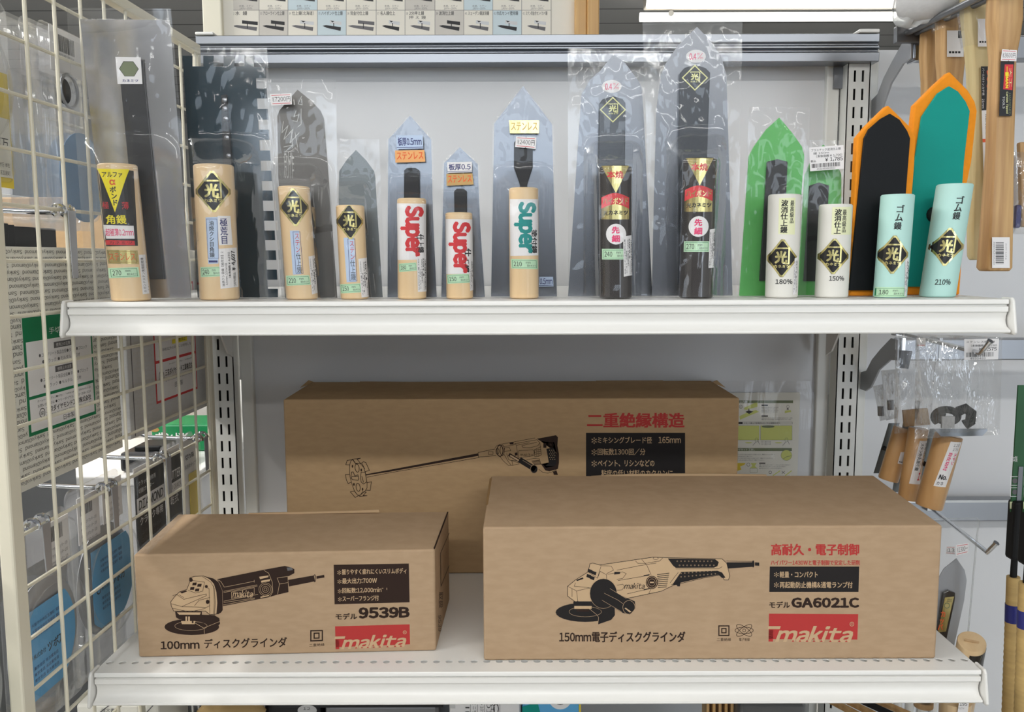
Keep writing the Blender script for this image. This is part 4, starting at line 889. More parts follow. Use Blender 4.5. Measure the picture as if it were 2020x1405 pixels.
A = Art(); price_strip(A, hq(T, [(608, 506), (622, 503), (628, 577), (615, 581)]), 'ステン仕上鏝 210mm', '210', ('¥6,500', '¥7,200')); T.on_handle(A, 'price_label')
A = Art(); price_tag(A, [(532, 185.5), (575, 184), (576, 206), (535, 208)], '7200円'); T.on_blade(A, 'price_tag', T.bd - 0.012)
T.bag([(520, 155), (663, 157), (668, 589), (556, 589)], 3, seam=17, sw=0.95)

# --- 4: short pointed trowel
T = Trowel('short grey pointed trowel whose handle top cuts off its gold diamond', (690.5, 700), 404, 593.5, 54.5)
T.blade([(702, 296), (722, 316), (738, 338), (740, 350), (755, 588), (674, 588), (668, 391), (669, 338), (685, 314)], 'steel_satin')
T.neck(706, 450); T.handle('wood_pale')
A = Art(); diamond(A, 690 - T.ax(437), 437, 28.5, 39, clip=405); T.on_handle(A, 'diamond_label')
A = Art(); A.poly(hq(T, [(678, 469), (698, 469), (703, 556), (684, 557)]), 'label_blue', 0).frame(-8, 471, 6.5, 555, 0.8, 'ink_navy', 1).vtxt('ステン', -0.5, 474, 513, 10, 'ink_red', 1).vtxt('仕上鏝', -0.5, 513, 553, 10, 'ink_black', 1); T.on_handle(A, 'name_label')
A = Art(); size_label(A, hq(T, [(671, 561), (711, 559), (714, 577), (673, 579)]), '150'); T.on_handle(A, 'size_label')
A = Art(); price_strip(A, hq(T, [(706.5, 511), (724, 508), (729, 585), (713, 587)]), 'ステン仕上鏝 150mm', '150', ('¥6,810', '¥7,491')); T.on_handle(A, 'price_label')
T.bag([(664, 274), (748, 275), (760, 589), (668, 589)], 4, m='thin_bag_film')

# --- 5, 6, 7: the three slim boxed-sleeve trowels
def slim(label, hx, ht, hb, hw, blade, tang, word, ink, wq, wl, size, sq, strip, seed, stick=(), gold=None):
    T = Trowel(label, hx, ht, hb, hw)
    T.blade(blade, 'steel_blue'); T.bar(tang, 'black_metal', 0.005, 'tang'); T.neck(T.ax((ht + hb) / 2 - 20), (ht + hb) / 2 - 20); T.handle('wood_pale')
    A = Art(); A.poly(hq(T, wq), 'label_white', 0)
    x0, x1, y0, y1 = wl; A.txt(word, x0 - T.ax((y0 + y1) / 2), y0, x1 - T.ax((y0 + y1) / 2), y1, ink, 1, rot=90, bold=0.062)
    A.txt(strip[0], strip[1] - T.ax(strip[3]), strip[3], strip[2] - T.ax(strip[3]), strip[4], 'ink_black', 1, rot=90, bold=0.03)
    T.on_handle(A, 'word_label')
    A = Art(); size_label(A, hq(T, sq), size); T.on_handle(A, 'size_label')
    for i, (q, s, bg, ik, ln) in enumerate(stick):
        A = Art(); sticker(A, q, s, bg, ik, ln); T.on_blade(A, 'thickness_sticker' if ln else 'gold_sticker', T.bd - 0.0062)
    b = blade; cx = sum(p[0] for p in b) / len(b)
    # clear pointed sleeve with one open side showing its inner ply
    g = MB()
    def edge(k): return [(x + (3 if x > cx else -3) * k, y - 2.5 * k) for x, y in b]
    top = edge(1); d1 = T.bd - 0.006
    ymax = max(p[1] for p in top)
    def bounds(y):
        xs = []
        for (ax, ay), (bx, by) in zip(top, top[1:] + top[:1]):
            if (ay - y) * (by - y) <= 0 and ay != by: xs.append(ax + (bx - ax) * (y - ay) / (by - ay))
        return (min(xs), max(xs)) if xs else (cx, cx)
    ymin = min(p[1] for p in top)
    def fr(a, c):
        y = ymin + 0.5 + (ymax - ymin - 1) * c; l, r = bounds(y); x = l + (r - l) * a; e = min(a, 1 - a)
        u = abs(x - T.ax(y)); hwp = T.r / PXM + 2; half = max((r - l) / 2, hwp + 6)
        side = 1.0 if u <= hwp else max(0, 1 - (u - hwp) / (half - hwp)) ** 1.2
        up = max(0.0, min(1.0, (y - T.ht + 40) / 46)); up = up * up * (3 - 2 * up)
        d = d1 - (d1 - (T.hd - T.r - 0.003)) * side * up - 0.0009 * abs(noise.noise(Vector((x * 0.05, y * 0.02, seed)))) * min(1, e * 10)
        p = at(x, y, d); p.z = max(p.z, zs + 0.0006); return p
    g.grid(28, 50, fr)
    g.build('clear_sleeve', 'thin_bag_film', T.t, smooth=True)
    return T
T5 = slim('slim pointed trowel with a red word down its handle, the taller of two', (812, 813), 390, 592.5, 56,
     [(809, 228), (850.5, 275), (854, 420), (861.5, 587), (764.5, 587), (765, 420), (766, 275)], [(797, 336), (803, 331), (819, 331), (827, 336), (828, 460), (796, 460)],
     'Super', 'ink_red', [(783.5, 401), (840, 402), (840.5, 512), (785, 513)], (790, 836, 406, 507), '180', [(787, 520), (821, 518), (823, 534), (788, 537)], ('仕上鏝', 821, 836, 462, 499), 11,
     (([(781, 267), (834, 267), (835, 293), (783, 294)], '板厚0.5mm', 'label_blue', 'ink_navy', 'ink_navy'), ([(779, 297), (837, 296), (839, 319), (780, 321)], 'ステンレス', 'label_orange', 'ink_orange', None)))
A = Art(); price_strip(A, hq(T5, [(822, 506), (840, 503), (841, 575), (824, 576)]), 'SUPER仕上鏝 180', '0.5×180', ('¥3,320', '¥3,652'), 0.95); T5.on_handle(A, 'price_label')
T6 = slim('slim pointed trowel with a red word down its handle, the shorter of two', (905, 907), 418.6, 592, 52.5,
     [(907, 290.5), (942.5, 324), (947, 440), (956.5, 587), (870.6, 587), (873, 440), (876, 322)], [(895.7, 377), (901, 372), (914, 372), (920.5, 377), (921, 470), (897, 470)],
     'Super', 'ink_red', [(879.5, 432), (932, 433), (933, 540), (880.6, 541)], (885, 929, 437, 539), '150', [(881.5, 542), (926, 540), (928, 558), (883, 560)], ('仕上鏝', 916, 929, 490, 538), 12,
     (([(882, 320), (931, 319), (931, 340), (883, 341)], '板厚0.5', 'label_white', 'ink_navy', 'ink_navy'), ([(880.6, 343), (932, 342), (934, 364), (881, 366.7)], 'ステンレス', 'label_bronze', 'ink_orange', None)))
A = Art(); price_strip(A, hq(T6, [(924, 512), (932, 510), (934, 572), (927, 574)]), 'SUPER仕上鏝 150', '150', ('¥3,100', '¥3,410')); T6.on_handle(A, 'price_label')
T7 = slim('tall slim pointed trowel with a teal word down its handle and a red-lined price tag', (1033, 1034), 369, 591, 57,
     [(1032, 169.5), (1089, 245), (1093, 400), (1098.7, 585), (968.6, 585), (972, 400), (975, 243.6)], [(1014, 280), (1020, 276), (1045, 276), (1051, 280), (1051, 330), (1040, 364), (1040, 460), (1026, 460), (1026, 364), (1014, 330)],
     'Super', 'ink_teal', [(1006, 393), (1060.5, 393), (1061.5, 504), (1007, 505)], (1014, 1058, 398, 500), '210', [(1008, 511), (1060, 512), (1061, 531), (1009, 530)], ('塗付鏝', 1048, 1059, 453, 500), 13,
     (([(1004, 237.6), (1063.5, 237.6), (1063, 263), (1006, 263)], 'ステンレス', 'gold_foil', 'label_bronze', None), ([(1064, 546), (1091, 546), (1092, 565), (1063, 566)], '0.5mm', 'label_blue', 'ink_navy', 'ink_navy')))
A = Art(); price_tag(A, [(1018, 269), (1058, 271), (1057, 294), (1016, 290)], '2400円'); T7.on_blade(A, 'price_tag', T7.bd - 0.0075)

# --- 8, 9: dark handled trowels
def dark(label, hx, ht, hb, hw, blade, bar, emb, oval, dy, size, strip, bagq, seed, bd, seam):
    T = Trowel(label, hx, ht, hb, hw, bd=bd)
    T.blade(blade, 'steel_blue'); T.bar(bar, 'blue_black', 0.005); T.neck(T.ax(430), 430); T.handle('dark_handle', 'label_black')
    d = T.bd - 0.0055
    A = Art(); cx, cy = emb; P = [(cx, cy - 24), (cx + 24.5, cy), (cx, cy + 24), (cx - 24.5, cy)]; A.line(P, 2.2, 'gold_pale', 0, True); emblem(A, cx + 1, cy - 1, 20, 22, 'gold_pale', 0); T.on_blade(A, 'emblem', d)
    A = Art(); A.ell(oval[0], oval[1], 19.5, 12.8, 'label_white', 0).txt('0.4', oval[0] - 13, oval[1] - 6, oval[0] + 0.5, oval[1] + 7, 'ink_pink', 1, bold=0.02).txt('m', oval[0] + 2, oval[1] - 6.5, oval[0] + 7, oval[1] - 2.5, 'ink_pink', 1).line([(oval[0] + 4, oval[1] + 5), (oval[0] + 13, oval[1] - 6)], 0.8, 'ink_pink', 1).txt('m', oval[0] + 8, oval[1] + 1.5, oval[0] + 13.5, oval[1] + 5.5, 'ink_pink', 1); T.on_blade(A, 'thickness_sticker')
    A = Art(); A.poly([(-27, dy + 1), (27, dy + 1), (1.5, dy + 55)], 'gold_foil', 0).txt('本焼', -16, dy + 11, 16, dy + 26, 'ink_red', 1, bold=0.03); T.on_handle(A, 'gold_triangle')
    A = Art(); y0 = dy + 55
    arc = [(-27 + 54 * k / 12, y0 + 9 - 9 * math.sin(math.pi * k / 12)) for k in range(13)]; arc2 = [(27 - 54 * k / 12, y0 + 31 - 9 * math.sin(math.pi * k / 12)) for k in range(13)]
    A.poly([(-27, y0 + 12), (27, y0 + 12), (27, y0 + 52), (-27, y0 + 52)], 'gold_foil', 0).poly(arc + arc2, 'ink_red', 1).txt('ハイボンド', -24, y0 + 9, 25, y0 + 22, 'gold_foil', 2, bold=0.02).txt('光', -23, y0 + 35, -14, y0 + 44, 'ink_black', 2, bold=0.02).txt('カネミツ', -13, y0 + 34, 25, y0 + 43, 'ink_black', 2, bold=0.04)
    T.on_handle(A, 'maker_label')
    A = Art(); yc = dy + 136; A.ell(1.5, yc, 19.6, 20.5, 'label_white', 0).txt('先', -7, yc - 15, 8.5, yc - 1, 'ink_pink', 1, bold=0.04).txt('細', -7, yc + 1.5, 9, yc + 16, 'ink_pink', 1, bold=0.04); T.on_handle(A, 'round_label')
    A = Art(); size_label(A, [(-26, yc + 29), (24, yc + 29), (24, yc + 50), (-26, yc + 50)], size); T.on_handle(A, 'size_label')
    A = Art(); price_strip(A, hq(T, strip), '本焼ハイボンド先細仕上鏝', '0.4×' + size, ('¥7,820', '¥8,602')); T.on_handle(A, 'price_label')
    T.bag(bagq, seed, seam=seam, amp=0.0013)
    return T
dark('dark handled pointed trowel with gold labels, size 240, the lower of two', (1213.5, 1214), 325.5, 590.5, 64.5,
     [(1210, 107), (1233.5, 124.6), (1259, 159), (1266, 172), (1270, 230), (1287, 585), (1120.6, 585), (1138.7, 304), (1147, 186), (1164, 157), (1184, 139.6)],
     [(1182, 205), (1188, 196), (1209, 189.5), (1228, 195), (1234, 203), (1233, 326), (1233, 560), (1180, 560), (1180, 326)], (1209, 216.5), (1206.8, 170.5), 326, '240',
     [(1229, 467), (1245, 464), (1247, 543), (1230, 546)], [(1120, 95), (1299, 101), (1290, 588), (1121, 588)], 21, 0.922, 11)
dark('dark handled pointed trowel with gold labels, size 270, tallest on the shelf', (1380.5, 1372.5), 310, 588.5, 66,
     [(1375, 53), (1399, 77.7), (1422, 110), (1433, 148), (1437, 280), (1445, 583), (1286, 584), (1290, 389), (1295, 212), (1304, 148), (1313.6, 124.6), (1337, 90.5)],
     [(1341, 145), (1350, 134), (1371, 127.4), (1392, 134), (1401, 143), (1394.7, 319), (1392, 560), (1338, 560), (1337, 319)], (1370.8, 153.5), (1373, 111), 311, '270',
     [(1399.6, 453), (1411.5, 451), (1409, 528), (1397, 529)], [(1267, 36), (1465, 29), (1455, 586), (1287, 587)], 22, 0.907, 12)

# --- 10, 11: green plastic trowels
def green(label, hx, ht, hb, hw, blade, bar, lab, ch, dia, pc, pcq, bagq, seed, strip, bd):
    T = Trowel(label, hx, ht, hb, hw, bd=bd)
    T.blade(blade, 'green_plastic', 0.003, bevel=0.0004); T.bar(bar, 'black_metal', 0.003); T.neck(T.ax(470), 470); T.handle('white_handle')
    A = Art(); A.poly(hq(T, lab), 'label_cream', 0).vtxt(ch[0], ch[1] - T.ax(430), ch[2], ch[3], 14, 'ink_black', 1, bold=0.03).vtxt('最高級品', ch[4] - T.ax(420), ch[2] + 1, ch[2] + 47, 8, 'ink_black', 1, bold=0.015); T.on_handle(A, 'name_label')
    A = Art(); diamond(A, dia[0] - T.ax(dia[1]), dia[1], dia[2], dia[3]); T.on_handle(A, 'diamond_label')
    A = Art(); A.txt(pc, pcq[0] - T.ax(pcq[1]), pcq[1], pcq[2] - T.ax(pcq[1]), pcq[3], 'ink_black', 0, bold=0.02); T.on_handle(A, 'size_marking')
    if strip: A = Art(); price_strip(A, hq(T, strip), 'プラステック波消仕上鏝', '180', ('¥1,980', '¥2,178')); T.on_handle(A, 'price_label')
    T.bag(bagq, seed, m='bag_film', drape=False, amp=0.0013)
    return T
green('taller green plastic trowel with a white handle marked 180', (1548, 1541), 382, 588.6, 62,
      [(1537.7, 231.7), (1565, 264.5), (1582.5, 289.6), (1587, 308), (1581, 383), (1573, 584), (1458.8, 584), (1477.6, 308), (1487, 289.6), (1512, 255)],
      [(1513.6, 319), (1534, 314), (1554, 319), (1548, 460), (1540, 554), (1498.5, 554)], [(1537, 391), (1569, 390), (1567.5, 463), (1535.5, 462)], ('波消仕上鏝', 1547, 394, 460, 1562),
      (1543, 509.5, 31, 41.5), '180%', (1530, 551, 1563, 560.5), [(1478, 211), (1598, 212), (1590, 585), (1458, 585)], 31, [(1567, 510), (1573, 507), (1570, 580), (1563, 582)], BD)
T = green('shorter green plastic trowel with a white handle and a barcode price card', (1649, 1639.5), 402, 588.6, 62.5,
      [(1625, 285), (1650, 318), (1660, 345), (1660, 400), (1646, 584), (1574, 584), (1588, 345), (1600, 318)],
      [(1597.5, 366), (1616, 360), (1635.7, 366), (1630, 480), (1625, 555), (1585.6, 555)], [(1642, 409), (1679, 408), (1677, 463), (1640, 463)], ('波消仕上', 1653, 412, 462, 1666),
      (1645, 506, 31, 39), '150%', (1636, 544.5, 1665, 554), [(1562, 275), (1690, 278), (1664, 585), (1560, 585)], 32, None, BD + 0.014)
A = Art(); B = Art().rect(0, 0, 70, 50, 'label_white', 0)
B.txt('プラスチック波消仕上鏝', 4, 4, 64, 9.5, 'ink_black', 1).txt('鏝 150m', 8, 11, 40, 16, 'ink_black', 1).txt('(本体価格 ¥1,700)', 14, 17, 67, 23, 'ink_black', 1, bold=0.01).txt('税込', 2, 27, 13, 32, 'ink_black', 1, bold=0.01).txt('¥1,785', 32, 24, 68, 33, 'ink_black', 1, bold=0.015).txt('4930489869823', 14, 44.5, 52, 48.5, 'ink_black', 1)
x = 4; rnd = random.Random(5)
while x < 62: k = rnd.choice((0.6, 1, 1.6)); B.rect(x, 35, x + k, 43.5, 'ink_black', 1); x += k + rnd.choice((0.6, 0.9, 1.4))
A.sub(B, [(1596, 291), (1664, 286), (1665, 333), (1598, 338)], 70, 50); A.build('price_card', T.t, flat_map(T.bd - 0.016))

# --- 12, 13: orange foam trowels
def foam(label, hx, ht, hb, hw, outer, plate, pm, th, fd, hd, chars, dia, kind, sq=None, knob=None):
    T = Trowel(label, hx, ht, hb, hw, bd=fd, hd=hd)
    T.blade(outer, 'orange_foam', th, 'foam_pad', bevel=0.0015); T.bar(plate, pm, 0.0035, 'plate')
    if knob: T.neck(knob[0], knob[1], 13, 'rubber_black')
    else: T.neck(T.ax(480), 480, 10, 'rubber_black')
    T.handle('mint_handle')
    A = Art()
    for ch, cx, cy in chars: A.txt(ch, cx - T.ax(cy) - 7.5, cy - (3 if ch == 'ー' else 7.5), cx - T.ax(cy) + 7.5, cy + (3 if ch == 'ー' else 7.5), 'ink_black', 0, bold=0.02)
    T.on_handle(A, 'name_marking')
    A = Art(); diamond(A, dia[0] - T.ax(dia[1]), dia[1], dia[2], dia[3]); T.on_handle(A, 'diamond_label')
    A = Art()
    if sq: size_label(A, hq(T, sq), kind); T.on_handle(A, 'size_label')
    else: A.txt(kind, 1845 - T.ax(557), 551, 1875 - T.ax(557), 562, 'ink_black', 0, bold=0.02); T.on_handle(A, 'size_marking')
    return T
T = foam('smaller orange foam trowel with a black plate and mint paper handle', (1771, 1755), 382, 587, 62,
     [(1752, 207), (1794, 248), (1807, 271), (1804, 330), (1800, 380), (1788, 584), (1676, 584), (1691, 271), (1710, 248)],
     [(1756, 224), (1775, 236), (1790, 258), (1796, 273), (1787.5, 380), (1779, 573), (1675.5, 573), (1705, 273), (1714, 255), (1738, 234)], 'black_plate', 0.011, 0.905, 0.876,
     (('ゴ', 1776.6, 412), ('ム', 1773.5, 429), ('鏝', 1771, 445.5)), (1762.5, 502.5, 31, 42), '180', [(1731.5, 567), (1786, 566.5), (1785, 586), (1730, 586)])
A = Art(); price_strip(A, hq(T, [(1785, 512), (1791, 508), (1789, 582), (1783, 584)]), 'ゴム鏝 180mm', '180', ('¥1,980', '¥2,178')); T.on_handle(A, 'price_label')
T = foam('larger orange foam trowel with a teal plate and leaning mint handle', (1884, 1848.5), 361, 583, 66,
     [(1873.6, 141), (1910, 178), (1923.7, 200.5), (1928, 219), (1917, 319), (1908.7, 358.5), (1893, 584), (1784, 584), (1800.7, 241.5), (1805, 207), (1846, 166)],
     [(1872.5, 169.7), (1890, 180), (1905.5, 200.5), (1913.5, 219), (1902, 319), (1884, 566), (1789, 566), (1804.8, 319), (1819, 230), (1826, 219), (1850, 184)], 'teal_plate', 0.011, 0.926, 0.887,
     (('ゴ', 1894, 394.5), ('ム', 1890, 410), ('鏝', 1886.8, 425.8)), (1869, 487, 32, 41.5), '210%', None, (1840, 424))

# ================================================================== wire grid side panel
GA, GB = -0.4623, 0.034
def gp(D, z, off=0.0): return Vector((GA + GB * D - off, D, R(z)))
GN = Vector((1, -GB, 0)).normalized()
def gd(px, py, off=0.0):
    r = ray(px, py); D = (GA - off) / (r.x / r.y - GB); return D, r.z / r.y * D
GZ0, GZ1 = -0.66, 0.284
t = thing('wire_grid_panel', 'cream wire grid panel standing along the end of the shelves', 'grid panel', gp(1.0, GZ0))
MB().hexa([gp(0.734, GZ0, 0.001), gp(0.734, GZ0, -0.0115), gp(0.7525, GZ0, -0.0115), gp(0.7525, GZ0, 0.001), gp(0.734, GZ1, 0.001), gp(0.734, GZ1, -0.0115), gp(0.7525, GZ1, -0.0115), gp(0.7525, GZ1, 0.001)]).build('frame_post', 'cream_paint', t, bevel=0.002)
MB().hexa([gp(1.222, GZ0, 0.006), gp(1.222, GZ0, -0.0025), gp(1.234, GZ0, -0.0025), gp(1.234, GZ0, 0.006), gp(1.222, GZ1, 0.006), gp(1.222, GZ1, -0.0025), gp(1.234, GZ1, -0.0025), gp(1.234, GZ1, 0.006)]).build('frame_post', 'cream_paint', t, bevel=0.002)
MB().hexa([gp(0.7525, GZ1 - 0.012, 0.006), gp(0.7525, GZ1 - 0.012, -0.007), gp(1.222, GZ1 - 0.012, -0.007), gp(1.222, GZ1 - 0.012, 0.006), gp(0.7525, GZ1, 0.006), gp(0.7525, GZ1, -0.007), gp(1.222, GZ1, -0.007), gp(1.222, GZ1, 0.006)]).build('top_rail', 'cream_paint', t, bevel=0.002)
for k in range(9):
    D = 0.8165 + 0.0492 * k
    if D < 1.215: MB().tube([gp(D, GZ0, -0.003), gp(D, GZ1 - 0.008, -0.003)], 0.0019, 8).build('vertical_wire', 'cream_paint', t, smooth=True)
for k in range(-13, 6):
    z = -0.001 + 0.0486 * k
    MB().tube([gp(0.750, z, 0.0008), gp(1.226, z, 0.0008)], 0.0018, 8).build('cross_wire', 'cream_paint', t, smooth=True)

def hook(label, D, z, tongue=0.06, arm=0.085):
    t = thing('wire_hook', label, 'hook', gp(D, z), 'chrome hooks on the wire grid')
    b = MB()
    for s in (-1, 1):
        P = [gp(D + s * 0.008, z + 0.0052 * math.sin(a), 0.0008 + 0.0062 * math.cos(a)) for a in [math.radians(-60 + 30 * k) for k in range(10)]]
        b.tube(P, 0.0021, 8)
    b.build('clip', 'chrome', t, smooth=True)
    MB().prism([gp(D - 0.007, z, -0.0068), gp(D + 0.007, z, -0.0068), gp(D + 0.0055, z - tongue, -0.0068), gp(D - 0.0045, z - tongue, -0.0068)], GN * 0.0012).build('tongue', 'zinc', t, bevel=0.0004)
    P = [gp(D, z - 0.001, 0.008), gp(D, z - 0.001, 0.03), gp(D, z + 0.001, arm - 0.015), gp(D, z + 0.005, arm - 0.004), gp(D, z + 0.016, arm + 0.006)]
    MB().tube(P, 0.0026, 10).build('arm', 'chrome', t, smooth=True)
    return t
hook('chrome hook clipped to the wire grid over the black card stack', 0.868, 0.0470, 0.065)
hook('chrome hook on the grid beside its post, above a round blue card', 0.792, -0.2400, 0.045)
hook('chrome hook on the grid between the two blue disc packs', 0.923, -0.2400, 0.045)
hook('chrome hook on the grid above the black and white pack', 1.060, -0.2400, 0.045)
hook('chrome hook on the grid next to the slotted upright', 1.182, -0.2400, 0.045)

# --- flat boxes hung behind the grid
def gmap(off): return lambda x, y, o: gp(x, -y, off - o)
def gbox(name, label, cat, d0, d1, z0, z1, o0, o1, m, group=None):
    t = thing(name, label, cat, gp((d0 + d1) / 2, z0, (o0 + o1) / 2), group)
    MB().hexa([gp(d0, z0, o1), gp(d0, z0, o0), gp(d1, z0, o0), gp(d1, z0, o1), gp(d0, z1, o1), gp(d0, z1, o0), gp(d1, z1, o0), gp(d1, z1, o1)]).build('sleeve', m, t, bevel=0.0008)
    return t
def words(A, d0, d1, y0, y1, hole, pitch=0.0063, wl=0.054, m='ink_dark'):
    y = y0 + 0.002; k = 0
    while y < y1 - 0.004:
        x = d0 - wl + (k * 0.0161) % wl
        while x < d1:
            xa, xb = max(x, d0), min(x + wl * 0.9, d1)
            if x >= d0 and x + wl * 0.9 <= d1 and not (hole and x < hole[1] and x + wl > hole[0] and y < hole[3] and y + pitch > hole[2]):
                A.txt('SankyoDiamond', x, y, x + wl * 0.92, y + pitch * 0.80, m, 1, rot=180)
            elif xb - xa > 0.010 and not (hole and xa < hole[1] and xb > hole[0] and y < hole[3] and y + pitch > hole[2]):
                n = max(1, int(13 * (xb - xa) / (wl * 0.92))); A.txt(('SankyoDiamond'[-n:] if x >= d0 else 'SankyoDiamond'[:n]), xa, y, xb, y + pitch * 0.80, m, 1, rot=180)
            elif hole and xb > hole[1] + 0.006 and xa < hole[1] and y < hole[3] and y + pitch > hole[2]:
                n = max(1, int(13 * (xb - hole[1]) / wl)); A.txt('SankyoDiamond'[:n], hole[1] + 0.002, y, xb, y + pitch * 0.80, m, 1, rot=180)
            elif hole and xa < hole[0] - 0.006 and xb > hole[0] and y < hole[3] and y + pitch > hole[2]:
                n = max(1, int(13 * (hole[0] - xa) / wl)); A.txt('SankyoDiamond'[-n:], xa, y, hole[0] - 0.002, y + pitch * 0.80, m, 1, rot=180)
            x += wl
        y += pitch; k += 1
t = gbox('blade_packet', 'white packet printed all over with upside-down words and a green bordered label', 'packet', 0.778, 1.004, -0.2150, 0.012, 0.020, 0.034, 'card_white', 'printed packets behind the grid')
A = Art(); g = (0.821, 0.947, 0.054, 0.166)
words(A, 0.779, 1.003, -0.012, 0.214, g); A.build('all_over_print', t, gmap(0.020))
A = Art(); A.rect(g[0], g[2], g[1], g[3], 'ink_green', 2).rect(g[0] + 0.004, 0.077, g[1] - 0.003, 0.1285, 'label_white', 3).rect(g[0] + 0.004, 0.1315, g[1] - 0.003, 0.1625, 'label_white', 3)
A.txt('手切りも可能', 0.865, 0.066, 0.93, 0.0725, 'label_white', 3)
for k in range(2):
    y = 0.081 + 0.024 * k; A.rect(0.872, y, 0.906, y + 0.006, 'ink_grey', 4).txt('使用上の注意', 0.876, y + 0.0012, 0.902, y + 0.0048, 'label_white', 5)
    A.txt('●コンクリート製品全般●タイル●ブロック', 0.845, y + 0.0085, 0.935, y + 0.0125, 'ink_grey', 4).txt('●ブラック ●モルタル ●石材', 0.85, y + 0.015, 0.92, y + 0.019, 'ink_grey', 4)
A.txt('ホームページアドレス●http://www.sankyo-diamond.co.jp', 0.838, 0.1335, 0.938, 0.1365, 'ink_black', 4).txt('お問い合わせは ●フリーダイヤル 0120-398-010', 0.838, 0.138, 0.938, 0.141, 'ink_black', 4)
A.txt('三京ダイヤモンド工業株式会社', 0.852, 0.1425, 0.938, 0.1485, 'ink_black', 4, bold=0.02).txt('SANKYO DIAMOND INDUSTRIAL CO.,LTD', 0.852, 0.150, 0.938, 0.153, 'ink_black', 4).txt('日本製', 0.882, 0.155, 0.903, 0.1605, 'ink_black', 4)
A.ring(0.845, 0.147, 0.0045, 0.0045, 0.0008, 'ink_black', 4, 12).txt('SD', 0.8425, 0.1455, 0.8475, 0.1488, 'ink_black', 4, bold=0.02)
A.build('green_label', t, gmap(0.020))
t = gbox('blade_packet', 'grey printed packet with a red bordered label and yellow bars next to the upright', 'packet', 1.012, 1.262, -0.2080, 0.012, 0.014, 0.032, 'card_grey', 'printed packets behind the grid')
A = Art(); A.rect(1.022, -0.01, 1.024, 0.206, 'ink_grey', 1); g = (1.083, 1.214, 0.03, 0.178)
for k in range(28): A.txt('サンキョーダイヤモンド', 1.027 + 0.004 * (k % 3), 0.036 + 0.006 * k, 1.078, 0.0395 + 0.006 * k, 'paper_grey', 1)
A.build('all_over_print', t, gmap(0.014))
A = Art(); A.rect(g[0], g[2], g[1], g[3], 'ink_red', 2).rect(g[0] + 0.003, g[2] + 0.003, g[1] - 0.003, 0.125, 'label_white', 3).rect(g[0] + 0.003, 0.1285, g[1] - 0.003, g[3] - 0.003, 'label_white', 3)
for y in (0.072, 0.1005): A.rect(1.137, y, 1.185, y + 0.008, 'ink_yellow', 4).txt('切断禁止', 1.150, y + 0.0015, 1.18, y + 0.0065, 'ink_black', 5).txt('●研削以外の用途には使用しない', 1.10, y + 0.0105, 1.205, y + 0.0145, 'ink_grey', 4).txt('●カバーを付ける', 1.10, y - 0.010, 1.15, y - 0.006, 'ink_black', 4)
A.txt('ホームページ●http://www.sankyo', 1.125, 0.1315, 1.205, 0.1345, 'ink_black', 4).txt('三京ダイヤモンド工業株式会社', 1.112, 0.1385, 1.206, 0.147, 'ink_black', 4, bold=0.02).txt('SANKYO DIAMOND INDUSTRIAL CO.', 1.112, 0.1495, 1.206, 0.154, 'ink_grey', 4).txt('日本製', 1.14, 0.158, 1.165, 0.165, 'ink_black', 4)
A.ring(1.1005, 0.146, 0.007, 0.008, 0.001, 'ink_black', 4, 12).txt('SD', 1.0965, 0.1435, 1.1045, 0.1485, 'ink_black', 4, bold=0.02)
A.build('red_label', t, gmap(0.014))
# black cards standing up behind the printed packet
for k in range(5):
    d0 = 0.806 + 0.0125 * k
    gbox('black_card', ['thin black card with a white edge, outermost of five', 'thin black card with a white edge, second of five from the grid post', 'thin black card with a white edge, middle of five', 'thin black card with a white edge, fourth of five from the grid post', 'wide black card at the inner end of the card stack'][k], 'card', d0, 0.930 if k == 4 else d0 + 0.0116, -0.02, 0.036 - 0.001 * k, 0.0365 + 0.0015 * k, 0.0375 + 0.0015 * k, 'black_metal', 'black cards behind the printed packet')
for k in range(4): pass

